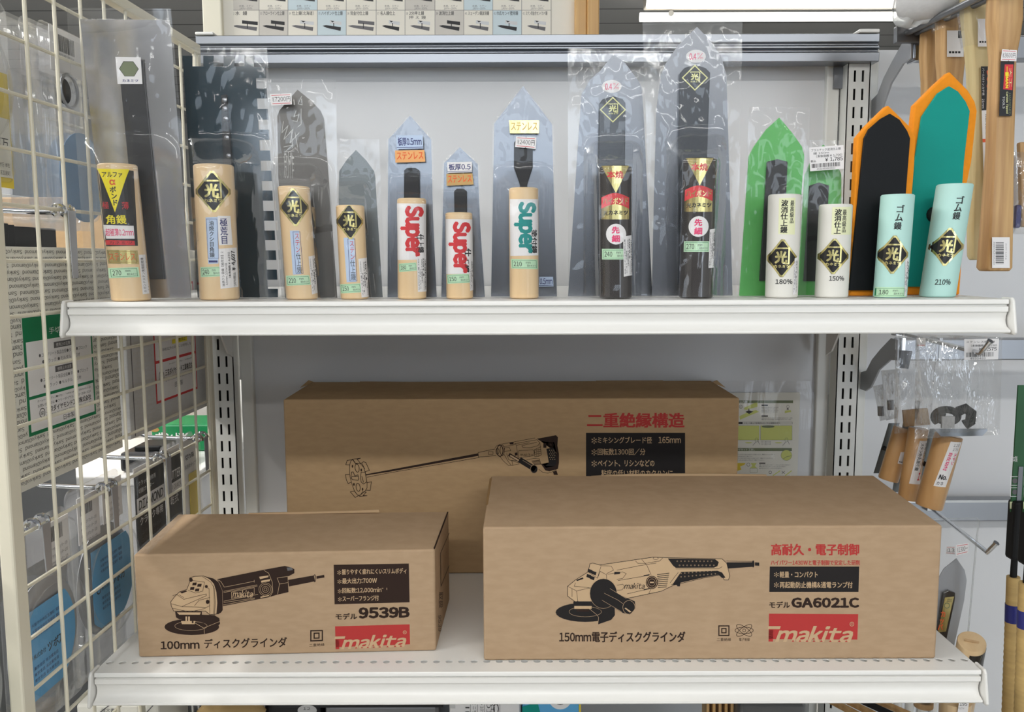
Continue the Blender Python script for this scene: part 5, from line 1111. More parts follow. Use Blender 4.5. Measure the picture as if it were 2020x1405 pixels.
# --- clear blister packs
def blister(label, d0, d1, z0, z1, o, th, cards, dome=None, group='clear blister packs on the grid hooks', hole=None):
    t = thing('blister_pack', label, 'blister pack', gp((d0 + d1) / 2, z0, o + th / 2), group)
    n = 5; r = min(0.010, (d1 - d0) / 4); P = []
    for cx, cz, a0 in ((d1 - r, z1 - r, 0), (d0 + r, z1 - r, 90), (d0 + r, z0 + r, 180), (d1 - r, z0 + r, 270)):
        for k in range(n): a = math.radians(a0 + 90 * k / (n - 1)); P.append((cx + r * math.cos(a), cz + r * math.sin(a)))
    m = len(P); cx, cz = (d0 + d1) / 2, (z0 + z1) / 2; vs = []
    for f, of in ((1.0, o + th), (1.0, o + th - 0.001), (0.93, o + th - 0.001), (0.90, o + 0.003), (0.86, o)):
        vs += [gp(cx + (x - cx) * f, cz + (z - cz) * f, of) for x, z in P]
    b = MB().add(vs, [(q * m + i, q * m + (i + 1) % m, (q + 1) * m + (i + 1) % m, (q + 1) * m + i) for q in range(4) for i in range(m)] + [tuple(4 * m + i for i in range(m)), tuple(range(m))])
    b.build('clear_shell', 'blister_film', t, smooth=True)
    if dome:
        c0, c1, rr = dome; b = MB(); N = 36; vs = []
        for f, of in ((1.0, o - 0.0002), (0.97, o - 0.004), (0.90, o - 0.0055), (0.82, o - 0.004), (0.80, o - 0.001)):
            vs += [gp(c0 + rr * f * math.cos(2 * math.pi * i / N), c1 + rr * f * math.sin(2 * math.pi * i / N), of) for i in range(N)]
        b.add(vs, [(q * N + i, q * N + (i + 1) % N, (q + 1) * N + (i + 1) % N, (q + 1) * N + i) for q in range(4) for i in range(N)]); b.build('round_ridge', 'blister_film', t, smooth=True)
    if hole:
        b = MB(); b.tube([gp(hole[0] + hole[2] * math.cos(2 * math.pi * i / 24), hole[1] + hole[2] * math.sin(2 * math.pi * i / 24), o - 0.001) for i in range(25)], 0.0016, 8, cap=False); b.build('hang_ring', 'dull_steel', t, smooth=True)
        b = MB(); b.prism([gp(hole[0] + hole[2] * .8 * math.cos(2 * math.pi * i / 20), hole[1] + hole[2] * .8 * math.sin(2 * math.pi * i / 20), o + 0.004) for i in range(20)], -GN * 0.001); b.build('hang_hole', 'rubber_black', t)
    for i, (nm, pts, mm, fn) in enumerate(cards):
        MB().prism([gp(x, z, o + 0.004 + 0.0012 * i) for x, z in pts], -GN * 0.0006).build(nm, mm, t)
        if fn: A = Art(); fn(A); A.build('printing', t, gmap(o + 0.004 + 0.0012 * i))
    return t
def rq(a, b, c, d): return [(a, c), (b, c), (b, d), (a, d)]
def disc_pts(cx, cz, r, n=30, cut=None): return [(cx + r * math.cos(2 * math.pi * i / n), cz + r * math.sin(2 * math.pi * i / n)) for i in range(n)]
def bars(A, x0, x1, y0, y1, seed=1):
    rnd = random.Random(seed); x = x0
    while x < x1: k = rnd.choice((0.0006, 0.001, 0.0014)); A.rect(x, y0, min(x + k, x1), y1, 'ink_black', 1); x += k + rnd.choice((0.0006, 0.0009))
# upper packs
def c1(A): A.txt('ツボ万', 0.779, -0.108, 0.811, -0.098, 'ink_black', 1).txt('株式会社 ツボ万 本社', 0.777, -0.086, 0.811, -0.082, 'ink_grey', 1).txt('大阪市中央区瓦屋町', 0.777, -0.079, 0.811, -0.075, 'ink_grey', 1)
blister('clear pack with a yellow card at the top corner of the grid', 0.70, 0.822, 0.060, 0.235, 0.012, 0.030, [('white_card', rq(0.772, 0.815, 0.073, 0.125), 'card_white', c1), ('yellow_card', rq(0.72, 0.818, 0.064, 0.165), 'yellow_card', None), ('white_disc', disc_pts(0.77, 0.165, 0.046), 'label_white', None)], (0.76, 0.15, 0.052))
def c2(A): bars(A, 0.905, 0.938, -0.222, -0.206, 3); A.txt('4582133 110204', 0.905, -0.204, 0.936, -0.2005, 'ink_black', 1)
for k in range(4):
    d = 0.862 + 0.0075 * k
    blister(['clear pack edge showing at the front of the upright row', 'clear pack edge second in the upright row', 'clear pack edge third in the upright row', 'clear pack with a bar code, hang ring and pale blue card'][k], d, 0.968 + 0.002 * k, 0.03, 0.238 - 0.002 * k, 0.052 - 0.013 * k, 0.012, [] if k < 3 else [('bar_code_card', rq(0.892, 0.955, 0.185, 0.228), 'label_white', c2), ('blue_card', disc_pts(0.945, 0.085, 0.046), 'blue_muted', None)], None, 'row of clear packs on the upper hook', None if k < 3 else (0.914, 0.168, 0.016))
# lower packs
def tsubo(x, z):
    def f(A):
        A.txt('ツボ万', x - 0.006, -z + 0.004, x + 0.024, -z + 0.014, 'ink_black', 1, bold=0.02).txt('株式会社', x - 0.030, -z + 0.006, x - 0.009, -z + 0.011, 'ink_black', 1).ring(x - 0.036, -z + 0.008, 0.004, 0.004, 0.0012, 'ink_black', 1, 12)
        for k in range(3): A.txt('大阪市中央区瓦屋町 電話', x - 0.03, -z - 0.012 - 0.006 * k, x + 0.02, -z - 0.0085 - 0.006 * k, 'ink_navy', 1).txt('東京支店 名古屋支店', x - 0.03, -z + 0.018 + 0.006 * k, x + 0.012, -z + 0.0215 + 0.006 * k, 'ink_navy', 1)
    return f
def lab(x0, y0, s):
    def f(A):
        bars(A, x0 + 0.003, x0 + 0.028, y0 + 0.003, y0 + 0.018, s)
        for k in range(4): A.txt('ダイヤモンドカッター 105', x0 + 0.003, y0 + 0.024 + 0.007 * k, x0 + 0.036, y0 + 0.028 + 0.007 * k, 'ink_grey', 1)
    return f
def blade_card(cx, cz, r):
    P = disc_pts(cx, cz, r, 40)
    return [(x, z) for x, z in P if z > cz - r * 0.93 and z < cz + r * 0.80 and x > cx - r * 0.75]
blister('clear pack by the grid post with a big round blue card', 0.775, 0.892, -0.455, -0.250, 0.014, 0.016, [('blue_card', blade_card(0.823, -0.368, 0.055), 'blue_card', tsubo(0.832, -0.366)), ('bar_code_card', rq(0.838, 0.878, -0.300, -0.256), 'label_white', lab(0.838, 0.258, 5)), ('steel_disc', disc_pts(0.826, -0.366, 0.060), 'zinc', None)], (0.828, -0.366, 0.066))
blister('clear pack between grid hooks with a round blue card', 0.895, 1.012, -0.455, -0.240, 0.016, 0.016, [('blue_card', blade_card(0.960, -0.352, 0.056), 'blue_card', tsubo(0.968, -0.35)), ('bar_code_card', rq(0.900, 0.945, -0.298, -0.248), 'label_white', lab(0.902, 0.250, 8)), ('white_card', rq(0.955, 1.000, -0.292, -0.246), 'label_white', lab(0.957, 0.246, 9)), ('steel_disc', disc_pts(0.955, -0.352, 0.061), 'zinc', None)], (0.955, -0.352, 0.064))
blister('clear pack with a white card standing outside the grid post', 0.630, 0.738, -0.455, -0.245, 0.016, 0.016, [('bar_code_card', rq(0.690, 0.730, -0.300, -0.252), 'label_white', lab(0.692, 0.254, 15)), ('green_card', blade_card(0.690, -0.368, 0.05), 'green_dark', None), ('steel_disc', disc_pts(0.686, -0.366, 0.056), 'zinc', None)], (0.686, -0.366, 0.060))
def dia(A):
    A.rect(1.022, 0.282, 1.098, 0.300, 'label_white', 1).txt('DIAMOND', 1.026, 0.285, 1.095, 0.297, 'ink_black', 2, bold=0.03, sk=0.15).txt('クラック補修用', 1.028, 0.262, 1.075, 0.268, 'label_white', 1).txt('切削カッター', 1.028, 0.271, 1.07, 0.277, 'label_white', 1).txt('クラック専用', 1.028, 0.306, 1.092, 0.316, 'label_white', 1, bold=0.02)
    for k in range(3): A.txt('コンクリート モルタルの', 1.032, 0.323 + 0.009 * k, 1.085, 0.328 + 0.009 * k, 'ink_grey', 1)
blister('clear pack with a black and white crack cutter card', 1.014, 1.105, -0.420, -0.240, 0.012, 0.012, [('black_card', rq(1.020, 1.100, -0.360, -0.255), 'ink_black', dia), ('white_card', rq(1.020, 1.100, -0.405, -0.245), 'label_white', None)])
def er(A): A.txt('CUTTER', 1.112, 0.272, 1.150, 0.284, 'label_white', 1, bold=0.03).rect(1.108, 0.288, 1.152, 0.300, 'label_white', 1).txt('FOR CRACK', 1.111, 0.291, 1.150, 0.297, 'ink_black', 2).txt('乾式', 1.115, 0.305, 1.14, 0.316, 'label_white', 1)
blister('clear pack with a narrow black card beside the yellow one', 1.106, 1.156, -0.420, -0.238, 0.012, 0.012, [('black_card', rq(1.109, 1.152, -0.352, -0.250), 'ink_black', er), ('white_card', rq(1.109, 1.152, -0.410, -0.242), 'label_white', None)])
def ye(A): A.txt('切れ味', 1.17, 0.262, 1.20, 0.270, 'ink_black', 1, bold=0.02).txt('長寿命タイプ', 1.168, 0.276, 1.205, 0.282, 'ink_black', 1)
blister('clear pack with a yellow and white card next to the upright', 1.158, 1.215, -0.420, -0.236, 0.012, 0.012, [('yellow_card', rq(1.178, 1.212, -0.36, -0.29), 'yellow_card', None), ('white_card', rq(1.161, 1.212, -0.410, -0.242), 'label_white', ye)])

# --- what shows beyond the grid in the next aisle
def bx(name, label, cat, a, b, m, bevel=0.003, group=None):
    t = thing(name, label, cat, ((a[0] + b[0]) / 2, (a[1] + b[1]) / 2, a[2]), group)
    MB().box(a, b).build('body', m, t, bevel=bevel); return t
CZ = -0.330
t = thing('side_counter', 'white shelf unit in the next aisle seen through the grid', 'shelf unit', (-0.95, 1.7, 0))
MB().box((-1.40, 1.345, 0), (-0.50, 2.4, R(CZ - 0.016))).build('cabinet', 'panel_white', t, bevel=0.004)
MB().box((-1.42, 1.33, R(CZ - 0.016)), (-0.49, 2.42, R(CZ))).build('worktop', 'white_steel', t, bevel=0.003)
t = bx('product_box', 'green box of adhesive with white katakana on the white counter', 'box', (-0.622, 1.505, R(CZ) + 0.0005), (-0.512, 1.60, at(350, 838, 1.505).z), 'green_box')
A = Art(); A.txt('ボンドK', 306, 853, 372, 868, 'label_white', 0, bold=0.03).ell(305, 848, 9, 4.5, 'label_bronze', 0).txt('建築用', 308, 874, 345, 880, 'label_white', 0); A.build('lettering', t, flat_map(1.5045))
t = thing('tool_case', 'dark tool case lying on the white counter beyond the grid', 'case', (-0.58, 1.40, R(CZ)))
MB().box((-0.61, 1.35, R(CZ) + 0.0005), (-0.53, 1.46, R(CZ) + 0.032)).build('body', 'black_metal', t, bevel=0.006)
MB().box((-0.59, 1.36, R(CZ) + 0.031), (-0.55, 1.37, R(CZ) + 0.04)).build('handle', 'rubber_black', t, bevel=0.002)
t = thing('stock_carton', 'brown stock carton on the white counter beyond the black cards', 'carton', (-0.97, 1.75, R(CZ)))
MB().box((-1.15, 1.62, R(CZ) + 0.0005), (-0.70, 1.95, R(0.112))).build('body', 'carton_back', t, bevel=0.003)
MB().box((-1.02, 1.6185, R(-0.1)), (-0.97, 1.6195, R(0.112))).build('packing_tape', 'brown_tape', t)
t = thing('storage_case', 'dark grey case standing low beyond the grid post', 'case', (-0.72, 1.05, 0))
MB().box((-0.80, 0.97, 0), (-0.61, 1.22, R(-0.255))).build('body', 'grey_steel', t, bevel=0.006)
MB().box((-0.81, 0.96, R(-0.255)), (-0.60, 1.23, R(-0.238))).build('lid', 'dull_steel', t, bevel=0.004)
t = thing('white_board_unit', 'tall white shelf back seen through the upper grid', 'shelf unit', (-1.5, 1.3, 0))
MB().box((-1.52, 0.5, 0), (-1.44, 2.6, R(0.26))).build('back_board', 'panel_white', t, bevel=0.003)
for z in (0.02, 0.14): MB().box((-1.44, 0.52, R(z)), (-1.2, 2.58, R(z) + 0.015)).build('shelf_board', 'white_steel', t, bevel=0.002)

# ================================================================== next bay, beyond the slotted upright
RX0 = XR + 0.0185
def rail(label, y0, y1, D, x0, x1, group=None):
    za, zb = at(1740, y0, D).z, at(1740, y1, D).z
    t = thing('square_rail', label, 'rail', ((x0 + x1) / 2, D, zb), group)
    MB().box((x0, D, zb), (x1, D + 0.022, za)).build('tube', 'dull_steel', t, bevel=0.002)
    MB().box((x0 + 0.003, D - 0.001, zb - 0.001), (x0 + 0.007, D + 0.023, za + 0.001)).box((x0 + 0.052, D - 0.001, zb - 0.001), (x0 + 0.056, D + 0.023, za + 0.001)).build('collar', 'chrome', t)
    zc = (za + zb) / 2; xb = x0 - 0.004
    pr = [(1.288, zc - 0.045), (1.268, zc - 0.040), (1.250, zc - 0.022), (1.222, zc - 0.004), (D + 0.02, zc + 0.014), (D - 0.002, zc + 0.014), (D - 0.002, zc - 0.014), (D + 0.02, zc - 0.016), (1.225, zc - 0.034), (1.25, zc - 0.062), (1.268, zc - 0.070), (1.288, zc - 0.070)]
    MB().prism([(xb, y, z) for y, z in pr], (0.003, 0, 0)).build('bracket', 'zinc', t, bevel=0.0006)
    return t
xr0 = at(1712, 690, 1.17).x
rail('square steel rail under the shelf end carrying hooks and clear bags', 669, 712, 1.17, RX0 + 0.012, RX0 + 0.85)
rail('square steel rail level with the aluminium bar behind the wooden handles', 70, 118, 1.17, RX0 + 0.012, RX0 + 0.85)
za, zb_ = at(1900, 986, 1.27).z, at(1900, 1029, 1.27).z
t = thing('aluminium_bar', 'plain aluminium bar low on the back panel of the next bay', 'bar', (RX0 + 0.45, 1.27, zb_))
MB().box((RX0 + 0.035, 1.270, zb_), (RX0 + 0.86, 1.2895, za)).build('extrusion', 'dull_steel', t, bevel=0.0015)
MB().box((RX0 + 0.035, 1.268, za - 0.004), (RX0 + 0.86, 1.2702, za - 0.0005)).build('top_edge', 'chrome', t)

# --- rod rail with the wooden handles hanging from it
t = thing('rod_rail', 'dark steel rail running forward above the wooden hammer handles', 'rail', at(1794, 66, 1.165)[:])
p, q = at(1796, 66, 1.165), at(1934, -1, 0.985); q2 = q + (q - p) * 0.35
dv = Vector((0.006, 0, 0))
MB().tube([p - dv, q2 - dv], 0.004, 10).build('rod', 'grey_steel', t, smooth=True)
MB().tube([p + dv, q2 + dv], 0.004, 10).build('rod', 'grey_steel', t, smooth=True)
MB().box((p.x - 0.02, 1.160, p.z - 0.012), (p.x + 0.02, 1.169, p.z + 0.008)).build('mount', 'grey_steel', t, bevel=0.001)
def woodhandle(label, prof, D, m, wrap=None):
    """prof: rows of (py, left px, ridge px, right px); octagonal section"""
    c0 = prof[-1]; t = thing('hammer_handle', label, 'handle', at((c0[1] + c0[3]) / 2, c0[0], D)[:], 'wooden handles on the rod rail')
    vs = []; n = 12
    for py, xl, xm, xr in prof:
        a = at(xl, py, D); b = at(xr, py, D); c = (a + b) / 2; hw = (b.x - a.x) / 2
        for k in range(n):
            an = 2 * math.pi * (k + 0.5) / n; cx, sy = math.cos(an), math.sin(an)
            f = 1.0 / (abs(cx) ** 5 + abs(sy) ** 5) ** 0.2
            vs.append(Vector((c.x + hw * cx * f, D + 0.004 + hw * 0.92 * sy * f, c.z)))
    k = len(prof)
    b = MB().add(vs, [(j * n + i, j * n + (i + 1) % n, (j + 1) * n + (i + 1) % n, (j + 1) * n + i) for j in range(k - 1) for i in range(n)] + [tuple(range(n)), tuple((k - 1) * n + i for i in range(n))])
    b.build('shaft', m, t, smooth=True, bevel=0.0015)
    if wrap:
        y0, y1 = wrap; g = MB()
        rows = [r for r in prof]
        def wf(a, bq):
            y = y0 + (y1 - y0) * bq
            for r0, r1 in zip(rows, rows[1:]):
                if r0[0] <= y <= r1[0]: f = (y - r0[0]) / (r1[0] - r0[0]); xl, xr = r0[1] + (r1[1] - r0[1]) * f, r0[3] + (r1[3] - r0[3]) * f; break
            else: xl, xr = (rows[0][1], rows[0][3]) if y < rows[0][0] else (rows[-1][1], rows[-1][3])
            c = at((xl + xr) / 2, y, D); hw = (xr - xl) / 2 * D / FPX * 1.16 + 0.001 + 0.003 * abs(noise.noise(Vector((a * 9, bq * 6, D * 40))))
            an = 2 * math.pi * a; return Vector((c.x + hw * math.cos(an), D + 0.004 + hw * math.sin(an), c.z))
        g.grid(24, 14, wf); g.build('plastic_wrap', 'bag_film', t, smooth=True)
    return t
def on_handle_front(t, A, name, D, hw): return A.build(name, t, flat_map(D + 0.004 - hw * D / FPX * 1.0 - 0.0006))
t5 = woodhandle('thick oak hammer handle with a red price tag and a red and grey label', [(-70, 1960, 1975, 2018), (0, 1957, 1972, 2014), (40, 1955, 1970, 2014), (80, 1957, 1972, 2009), (115, 1959, 1975, 2003), (200, 1956, 1972, 2001), (300, 1953, 1968, 1998), (420, 1945, 1960, 1996), (528, 1937, 1953, 1993), (535, 1941, 1953, 1989)], 0.955, 'oak')
A = Art(); price_tag(A, [(1977, 97), (2006, 99), (2005, 121), (1974, 120)], '3600円'); on_handle_front(t5, A, 'price_tag', 0.955, 25)
A = Art(); A.poly([(1974, 121), (2001, 121), (1996, 229), (1971, 229)], 'black_metal', 0).poly([(1982, 127), (1999, 127), (1997, 178), (1979, 176)], 'ink_red', 1).txt('一番MAN', 1983, 131, 1990, 174, 'label_yellow', 2, rot=90, bold=0.04).txt('大工', 1991, 134, 1996, 172, 'gold_pale', 2, rot=90).txt('HARDENED', 1990, 184, 1994, 226, 'olive', 2, rot=90).txt('Carbide Tipped', 1984, 181, 1989, 224, 'gold_pale', 2, rot=90, bold=0.02).txt('TOOLS', 1978, 190, 1982, 214, 'label_white', 2, rot=90); on_handle_front(t5, A, 'maker_label', 0.955, 23)
A = Art(); A.rect(1957, 468, 1992, 529, 'label_white', 0)
y = 478; rnd = random.Random(4)
while y < 521: k = rnd.choice((0.8, 1.4, 2.2)); A.rect(1964, y, 1980, y + k, 'ink_black', 1); y += k + rnd.choice((0.8, 1.2, 1.8))
A.txt('4990052035183', 1959.5, 477, 1962.5, 522, 'ink_black', 1, rot=90).txt('2100 2.1kg', 1983, 480, 1986, 512, 'ink_grey', 1, rot=90); on_handle_front(t5, A, 'bar_code_label', 0.955, 25)
t4 = woodhandle('pale ash handle with a black and orange word label and plastic wrapped head', [(-40, 1902, 1918, 1956), (20, 1903, 1920, 1957), (60, 1906, 1924, 1955), (100, 1911, 1928, 1956), (140, 1914, 1932, 1957), (220, 1916, 1934, 1956), (320, 1916, 1934, 1952), (430, 1914, 1930, 1945), (505, 1914, 1928, 1941), (513, 1917, 1928, 1938)], 1.02, 'ash', (-30, 92))
A = Art(); A.rect(1929, 37, 1953, 92, 'label_white', 0)
for k in range(4): A.rect(1932 + 5 * k, 81, 1935.5 + 5 * k, 84.5, 'ink_black', 1)
A.rect(1945, 39, 1951, 54, 'ink_black', 1); on_handle_front(t4, A, 'maker_sticker', 1.02, 27)
A = Art(); A.poly([(1935, 131), (1957, 131), (1955.5, 217), (1936.5, 218)], 'ink_black', 0).txt('DOGYU', 1946.5, 139, 1955.5, 196, 'ink_orange', 1, rot=90, bold=0.05).txt('バール付トンカチ柄', 1937.5, 134, 1942, 188, 'label_white', 1, rot=90).txt('21mm', 1937.5, 195, 1941.5, 214, 'label_white', 1, rot=90).poly([(1936.5, 218), (1955.5, 217), (1952, 282), (1938.5, 282)], 'label_white', 0).poly([(1938, 274), (1952.5, 274), (1952, 281), (1938.5, 281)], 'ink_orange', 1).poly([(1938.5, 282), (1952, 282), (1947, 365), (1941, 365)], 'label_white', 0)
y = 226; rnd = random.Random(9)
while y < 266: k = rnd.choice((0.8, 1.4, 2.2)); A.rect(1944, y, 1953, y + k, 'ink_black', 1); y += k + rnd.choice((0.8, 1.2, 1.8))
A.txt('使用上の注意をよく読んで', 1944, 286, 1947, 350, 'ink_grey', 1, rot=90)
on_handle_front(t4, A, 'word_label', 1.02, 22)
t3 = woodhandle('brown handle with a white sticker behind the tip of the teal trowel', [(0, 1852, 1862, 1906), (48, 1853, 1863, 1905), (90, 1853, 1864, 1903), (115, 1853, 1866, 1902), (160, 1856, 1872, 1898), (260, 1856, 1870, 1896), (430, 1852, 1866, 1892), (470, 1854, 1866, 1890)], 1.085, 'oak', (5, 60))
A = Art(); A.rect(1868, 60, 1901, 112, 'label_white', 0)
for k in range(4): A.rect(1872 + 6 * k, 101, 1876.5 + 6 * k, 105, 'ink_black', 1)
A.rect(1890, 61, 1899, 75, 'ink_black', 1); on_handle_front(t3, A, 'maker_sticker', 1.085, 26)
t2 = woodhandle('brown handle at the back of the row close to the rail bracket', [(30, 1820, 1833, 1858), (62, 1821, 1834, 1857), (110, 1819, 1834, 1856), (160, 1822, 1838, 1854), (300, 1822, 1836, 1852), (440, 1820, 1834, 1850)], 1.14, 'oak')
# wrapped bundle lying on the rail
t = thing('wrapped_bundle', 'milky plastic wrapped bundle lying above the rod rail', 'bundle', at(1845, 46, 1.12)[:])
P = [at(1768, 14, 1.13), at(1800, 8, 1.12), at(1850, -4, 1.08), at(1910, -28, 1.04)]
MB().tube([P[0] + Vector((0.004, 0, 0.001)), P[1], P[2], P[3]], [0.014, 0.022, 0.024, 0.02], 16).build('contents', 'card_grey', t, smooth=True)
g = MB()
def wr(a, b):
    f = b * 3; i = min(2, int(f)); c = P[i].lerp(P[i + 1], f - i); r = 0.027 * min(1, 0.45 + 4 * b) + 0.004 * noise.noise(Vector((a * 7, b * 9, 2)))
    return c + Vector((0, r * math.cos(2 * math.pi * a), r * math.sin(2 * math.pi * a)))
g.grid(24, 20, wr); g.build('plastic_wrap', 'milky_bag', t, smooth=True)

# --- hooks and clear bags on the lower rail
def rodhook(label, p, q, tip, m='chrome'):
    t = thing('display_hook', label, 'hook', p[:], 'long hooks of the next bay')
    MB().tube([p, p.lerp(q, 0.55), q, q.lerp(tip, 0.3) + (tip - q) * 0.05, tip], 0.0027, 10).build('rod', m, t, smooth=True)
    MB().tube([tip - (tip - q) * 0.02, tip + (tip - q) * 0.06], 0.0036, 10).build('tip', m, t, smooth=True)
    MB().box((p.x - 0.008, p.y - 0.002, p.z - 0.004), (p.x + 0.008, p.y + 0.014, p.z + 0.010)).build('clip', m, t, bevel=0.001)
    return t
rodhook('long chrome hook on the square rail holding the clear bags', at(1778, 657, 1.156), at(1934, 697, 0.965), at(1953, 674, 0.955))
rodhook('long chrome hook sticking forward below the clear bags', at(1838, 1003, 1.262), at(1948, 1090, 0.985), at(1965, 1072, 0.978))
def flatbag(name, label, cat, q, D, seed, m='crinkle_film', bulge=0.006, group=None):
    t = thing(name, label, cat, at((q[2][0] + q[3][0]) / 2, q[2][1], D)[:], group)
    def f(s):
        def g(a, b):
            x = (q[0][0] * (1 - a) + q[1][0] * a) * (1 - b) + (q[3][0] * (1 - a) + q[2][0] * a) * b; y = (q[0][1] * (1 - a) + q[1][1] * a) * (1 - b) + (q[3][1] * (1 - a) + q[2][1] * a) * b
            e = (4 * a * (1 - a)) ** 0.6 * (4 * b * (1 - b)) ** 0.6
            w = noise.noise(Vector((a * 4, b * 4, seed))) + 0.6 * abs(noise.noise(Vector((a * 9 + b * 4, b * 8, seed + 3))))
            return at(x, y, D + s * (0.0012 + (bulge + 0.0055 * w) * e))
        return g
    MB().grid(26, 28, f(-1)).grid(26, 28, f(1)).build('clear_sleeve', m, t, smooth=True)
    return t
t = flatbag('parts_bag', 'clear bag with a black coil and a steel edge strip under a price label', 'bag', [(1806, 660), (1977, 664), (1972, 858), (1804, 866)], 0.995, 3, bulge=0.012)
g = MB(); P = []
for k in range(40):
    a = k / 39 * 2.6 * math.pi; P.append(at(1868 + (1 - k / 90) * 26 * math.cos(a + 2.4), 822 + (1 - k / 80) * 16 * math.sin(a + 2.4), 0.995 + 0.00015 * k))
g.tube(P, 0.0042, 8).tube([at(1890, 812, 0.993), at(1905, 806, 0.992), at(1916, 815, 0.992), at(1914, 832, 0.993), at(1903, 838, 0.994)], 0.0058, 10); g.build('black_coil', 'rubber_black', t, smooth=True)
MB().prism([at(x, y, 0.990) for x, y in ((1843, 846), (1948, 846), (1948, 850), (1938, 860), (1856, 861))], (0, 0.0012, 0)).build('steel_strip', 'dull_steel', t)
MB().box(at(1858, 845, 0.989)[:], (at(1884, 822, 0.989).x, 0.992, at(1884, 822, 0.989).z)).build('grey_tab', 'card_grey', t)
A = Art(); B = Art().rect(0, 0, 70, 42, 'label_white', 0).txt('ステンレス鏝用替', 4, 4, 62, 8, 'ink_black', 1).txt('(本体価格 ¥3,250)', 14, 11, 66, 16, 'ink_black', 1, bold=0.01).txt('¥3,575', 30, 17.5, 66, 25, 'ink_black', 1, bold=0.02).txt('4930489', 12, 37, 44, 41, 'ink_black', 1)
x = 4; rnd = random.Random(8)
while x < 60: k = rnd.choice((0.6, 1, 1.6)); B.rect(x, 27, x + k, 36, 'ink_black', 1); x += k + rnd.choice((0.6, 0.9, 1.4))
A.sub(B, [(1902, 669), (1971, 668), (1969, 709), (1902, 711)], 70, 42); A.build('price_label', t, flat_map(0.978))
t = flatbag('parts_bag', 'clear bag hanging behind the coil bag with a small red lined tag', 'bag', [(1766, 660), (1850, 663), (1835, 850), (1764, 856)], 1.065, 9, bulge=0.008)
MB().prism([at(x, y, 1.065) for x, y in ((1776, 691), (1800, 693), (1792, 728), (1775, 726))], (0, 0.001, 0)).build('dark_card', 'grey_steel', t)
MB().prism([at(x, y, 1.064) for x, y in ((1782, 810), (1830, 806), (1835, 838), (1785, 842))], (0, 0.004, 0)).build('wooden_piece', 'oak', t)
A = Art(); A.rect(1808, 667, 1826, 684, 'label_white', 0).rect(1810, 680.5, 1824, 681.8, 'ink_red', 1); A.build('price_tag', t, flat_map(1.050))
t = flatbag('parts_bag', 'clear bag seen edge on between the upright and the other bags', 'bag', [(1738, 731), (1776, 728), (1768, 825), (1748, 830)], 1.12, 15, bulge=0.02)
t2_ = flatbag('parts_bag', 'small clear bag curling out nearest the slotted upright', 'bag', [(1722, 762), (1742, 758), (1748, 828), (1736, 831)], 1.13, 18, bulge=0.014)
for tt, c in ((t, (1756, 800, 1.12)), (t2_, (1737, 812, 1.13))):
    MB().tube([at(c[0], c[1] - 10, c[2]), at(c[0] + 1, c[1] + 8, c[2])], 0.004, 10).build('grey_part', 'dull_steel', tt, smooth=True)

# --- wood handled trowels hanging below the bags
def hang_trowel(label, top, bot, wpx, D, lq, fn):
    t = thing('hanging_trowel', label, 'trowel', at(bot[0], bot[1], D)[:], 'wood handled trowels of the next bay')
    a, b = at(top[0], top[1], D), at(bot[0], bot[1], D); r = wpx / 2 * D / FPX; u = (b - a).normalized()
    MB().tube([a, a + u * 0.001, b - u * 0.002, b], [r * 0.93, r, r, r * 0.94], 28).build('handle', 'wood_tan', t, smooth=True)
    MB().prism([a + Vector((-0.004, r + 0.022, 0.0)), a + Vector((0.010, r + 0.022, 0.0)), b + Vector((0.010, r + 0.022, 0.0)), b + Vector((-0.004, r + 0.022, 0.0))], (0, 0.001, 0)).build('blade', 'steel_satin', t)
    m = a.lerp(b, 0.5); MB().tube([m + Vector((0, r * 0.8, 0)), m + Vector((0, r + 0.022, 0))], 0.003, 8).build('neck', 'black_metal', t, smooth=True)
    def mp(x, y, o):
        q = at(x, y, D); k = (q - a).dot(u); c = a + u * k; dx = max(-r * .99, min(r * .99, (q - c).dot(Vector((-u.z, 0, u.x)))))
        w = Vector((-u.z, 0, u.x)); an = math.asin(dx / r); return c + w * ((r + .0002 + o) * math.sin(an)) + Vector((0, -(r + .0002 + o) * math.cos(an), 0))
    A = Art(); B = Art().rect(0, 0, 30, 90, 'label_white', 0); fn(B); C = Art()
    for i in range(6):
        for L, k, vs, fs, z in B.items[:1]: C.add(0, 'label_white', [(30 * i / 6, 0), (30 * (i + 1) / 6, 0), (30 * (i + 1) / 6, 90), (30 * i / 6, 90)], [(0, 1, 2, 3)])
    for L, k, vs, fs, z in B.items[1:]: C.add(L, B.mats[k], vs, fs, z)
    A.sub(C, lq, 30, 90); A.build('label_strip', t, mp)
def n1(B): B.txt('No', 3, 70, 16, 79, 'ink_black', 1, bold=0.03).txt('1', 20, 62, 25, 78, 'ink_black', 1, bold=0.04).txt('ステン', 16, 5, 25, 40, 'ink_black', 1, rot=90)
def n2(B): B.txt('ステン外丸面引鏝', 4, 5, 13, 62, 'ink_black', 1, rot=90, bold=0.01).txt('自在コーナー', 16, 5, 25, 50, 'ink_black', 1, rot=90).txt('I', 17, 66, 22, 82, 'ink_red', 1, bold=0.05)
def n3(B): B.txt('120', 10, 4, 26, 10, 'ink_grey', 1).txt('170', 12, 13, 26, 18, 'ink_grey', 1).txt('ステン', 20, 22, 27, 46, 'ink_pink', 1, rot=90, bold=0.03).txt('自在切付', 6, 22, 15, 58, 'ink_pink', 1, rot=90, bold=0.03).txt('No.', 4, 66, 24, 76, 'ink_black', 1, bold=0.04).txt('カネ', 3, 80, 20, 87, 'ink_grey', 1, bold=0.02)
hang_trowel('wood handled trowel hanging nearest the slotted upright', (1783, 845), (1752, 947), 40, 1.09, [(1768, 888), (1786, 888), (1784, 915), (1762, 910)], n1)
